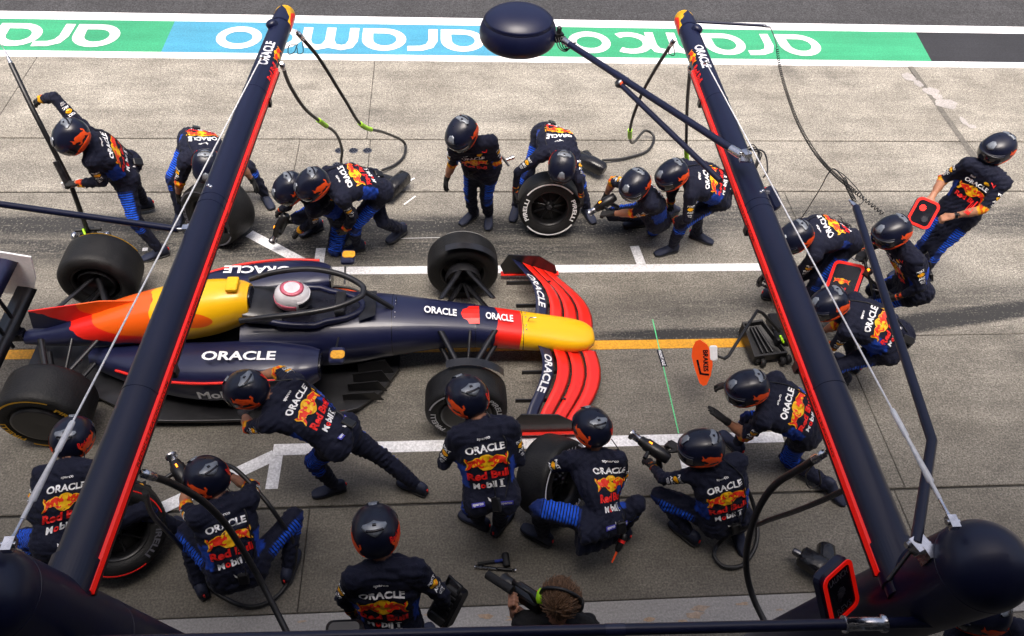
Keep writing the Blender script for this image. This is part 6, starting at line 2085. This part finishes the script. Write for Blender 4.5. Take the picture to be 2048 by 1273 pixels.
X1, Y1 = Vector((.62, -.55, .28)), Vector((.45, .62, .62))
c_ = Vector((3.788, 4.992, 0.720))
o_, M_ = panel('signal_board', 'tilted black board with red rim and bull emblem among the front jack crew', c_, X1, Y1, .30, .40, .05, .030, r=.05)
for pts_, tri_, mt_, ly in emblem(.14):
    m_ = MB(); m_.add([M_ @ Vector((px - .02, py, .0295 + .0008 * ly)) for px, py in pts_], tri_); m_.build('emblem', mt_, o_)
tp, tf = text2d('Red Bull', .12, .03, .03)
m_ = MB(); m_.add([M_ @ Vector((px - .02, py - .07, .0295)) for px, py in tp], tf); m_.build('lettering', 'red_print', o_)
c_ = Vector((4.712, 5.644, 1.030))
X1, Y1 = Vector((.80, -.45, -.12)), Vector((.30, .62, .75))
o_, M_ = panel('signal_board', 'lit red dot signal board held by the crew member standing apart', c_, X1, Y1, .235, .29, .06, .026, (), ((-.03, .045, .032, 'led_dot'), (.035, -.05, .030, 'dim_print')), r=.055)

# power unit under the arm of the tall crew member
c_ = Vector((-0.064, 1.917, 0.980))
Mx = frame((.75, -.30, .25), (-.2, -.6, .9), c_) @ Matrix.Rotation(R(68), 4, 'Z')
pu = thing('power_unit', 'black moulded power unit hanging at the side of the tall crew member', 'power unit', c_)
m_ = MB(); m_.rbox((0, 0, 0), (.27, .165, .12), .03); m_.v = [Mx @ Vector(p) for p in m_.v]; m_.build('case', 'black_plastic', pu)
m_ = MB()
for k in range(5):
    m_.rbox((-.03 + .035 * k, 0, .064), (.018, .11, .012), .004)
m_.rbox((-.095, 0, .066), (.05, .12, .02), .01)
m_.v = [Mx @ Vector(p) for p in m_.v]; m_.build('ribs', 'rubber', pu)
m_ = MB(); m_.tube([Mx @ Vector((.10, -.05, .05)), Mx @ Vector((.17, -.05, .06)), Mx @ Vector((.18, .05, .06)), Mx @ Vector((.10, .05, .05))], .014, 8); m_.build('handle', 'black_plastic', pu)
m_ = MB(); m_.rbox((.03, .084, .02), (.10, .004, .03), .004); m_.v = [Mx @ Vector(p) for p in m_.v]; m_.build('label', 'white_print', pu)

# hammer and torque bar on the apron
a, b = Vector((0.165, 2.596, 0.020)), Vector((0.394, 2.616, 0.030))
d = (b - a).normalized()
hmr = thing('hammer', 'black hammer with blue handle lying on the apron', 'hammer', a)
m_ = MB(); m_.tube([a, a.lerp(b, .6)], .013, 10); m_.build('handle_grip', 'rubber', hmr)
m_ = MB(); m_.tube([a.lerp(b, .6), b], .012, 10); m_.build('shaft', 'blue_handle', hmr)
n_ = Vector((-d.y, d.x, 0))
m_ = MB(); m_.tube([b + n_ * .055, b + n_ * .045, b - n_ * .045, b - n_ * .055], [.026, .03, .03, .026], 14); m_.build('head', 'rubber', hmr)
a, b = Vector((0.140, 2.573, 0.018)), Vector((0.470, 2.531, 0.018))
tb = thing('torque_bar', 'ribbed steel torque bar lying beside the hammer', 'bar', a)
d = (b - a).normalized()
m_ = MB(); m_.tube([a, a + d * .01, a + d * .01, a + d * .17, a + d * .17, b - d * .012, b - d * .012, b], [.017, .017, .014, .014, .011, .011, .016, .016], 12); m_.build('shaft', 'steel', tb)
m_ = MB(); m_.tube([a + d * .185, b - d * .03], .0135, 12); m_.build('sleeve', 'black_plastic', tb)

# driver tool in the belt of the squatting crew member
a, b = Vector((1.303, 2.620, 0.420)), Vector((1.193, 2.446, 0.300))
tl = thing('belt_tool', 'black and red hand drill hanging from the squatting crew member', 'drill', a)
d = (b - a).normalized()
m_ = MB(); m_.tube([a, a + d * .02, a + d * .13, a + d * .15], [.018, .028, .026, .014], 12); m_.build('housing', 'black_plastic', tl)
m_ = MB(); m_.tube([a + d * .05, a + d * .075], .0295, 12); m_.build('red_band', 'red_print', tl)
m_ = MB(); m_.tube([a + d * .15, a + d * .24], [.010, .006], 8); m_.build('bit', 'orange_print', tl)

# hand tool carried by the walking crew member
a, b = Vector((0.514, 6.430, 1.120)), Vector((0.586, 6.367, 1.050))
tl = thing('ratchet', 'small steel ratchet in the hand of the walking crew member', 'ratchet', a)
m_ = MB(); m_.tube([a, b], [.014, .011], 10); m_.build('handle', 'dark_steel', tl)
m_ = MB(); m_.tube([a.lerp(b, .35) + Vector((.02, .0, .0)), a.lerp(b, .35) + Vector((.10, .02, .02))], [.016, .022], 12); m_.build('head', 'steel', tl)

# trolley edge at the very bottom of the picture
c_ = Vector((-0.671, 1.613, 1.200))
tr = thing('equipment_case', 'black case top just inside the lower picture edge', 'case', (c_.x, c_.y, 0))
m_ = MB(); m_.rbox((c_.x, c_.y, 1.05), (.22, .24, .5), .04); m_.build('shell', 'black_plastic', tr)
m_ = MB(); m_.tube([(c_.x - .06, c_.y, 1.30), (c_.x - .05, c_.y, 1.34), (c_.x + .05, c_.y, 1.34), (c_.x + .06, c_.y, 1.30)], .014, 8); m_.build('handle', 'black_plastic', tr)
m_ = MB(); m_.rbox((c_.x, c_.y, .40), (.20, .22, .78), .03); m_.build('stand', 'black_plastic', tr)

# wrist watch of the crew member with the signal board
root, g = PPL['P11']
w_, e_ = Vector(g['wL']), Vector(g['eL'])
d = (w_ - e_).normalized()
m_ = MB(); m_.tube([w_ - d * .05, w_ - d * .025], .034, 14); m_.rbox(w_ - d * .037 + Vector((0, -.02, .032)), (.035, .035, .012), .01); m_.build('wrist_watch', 'black_plastic', root)
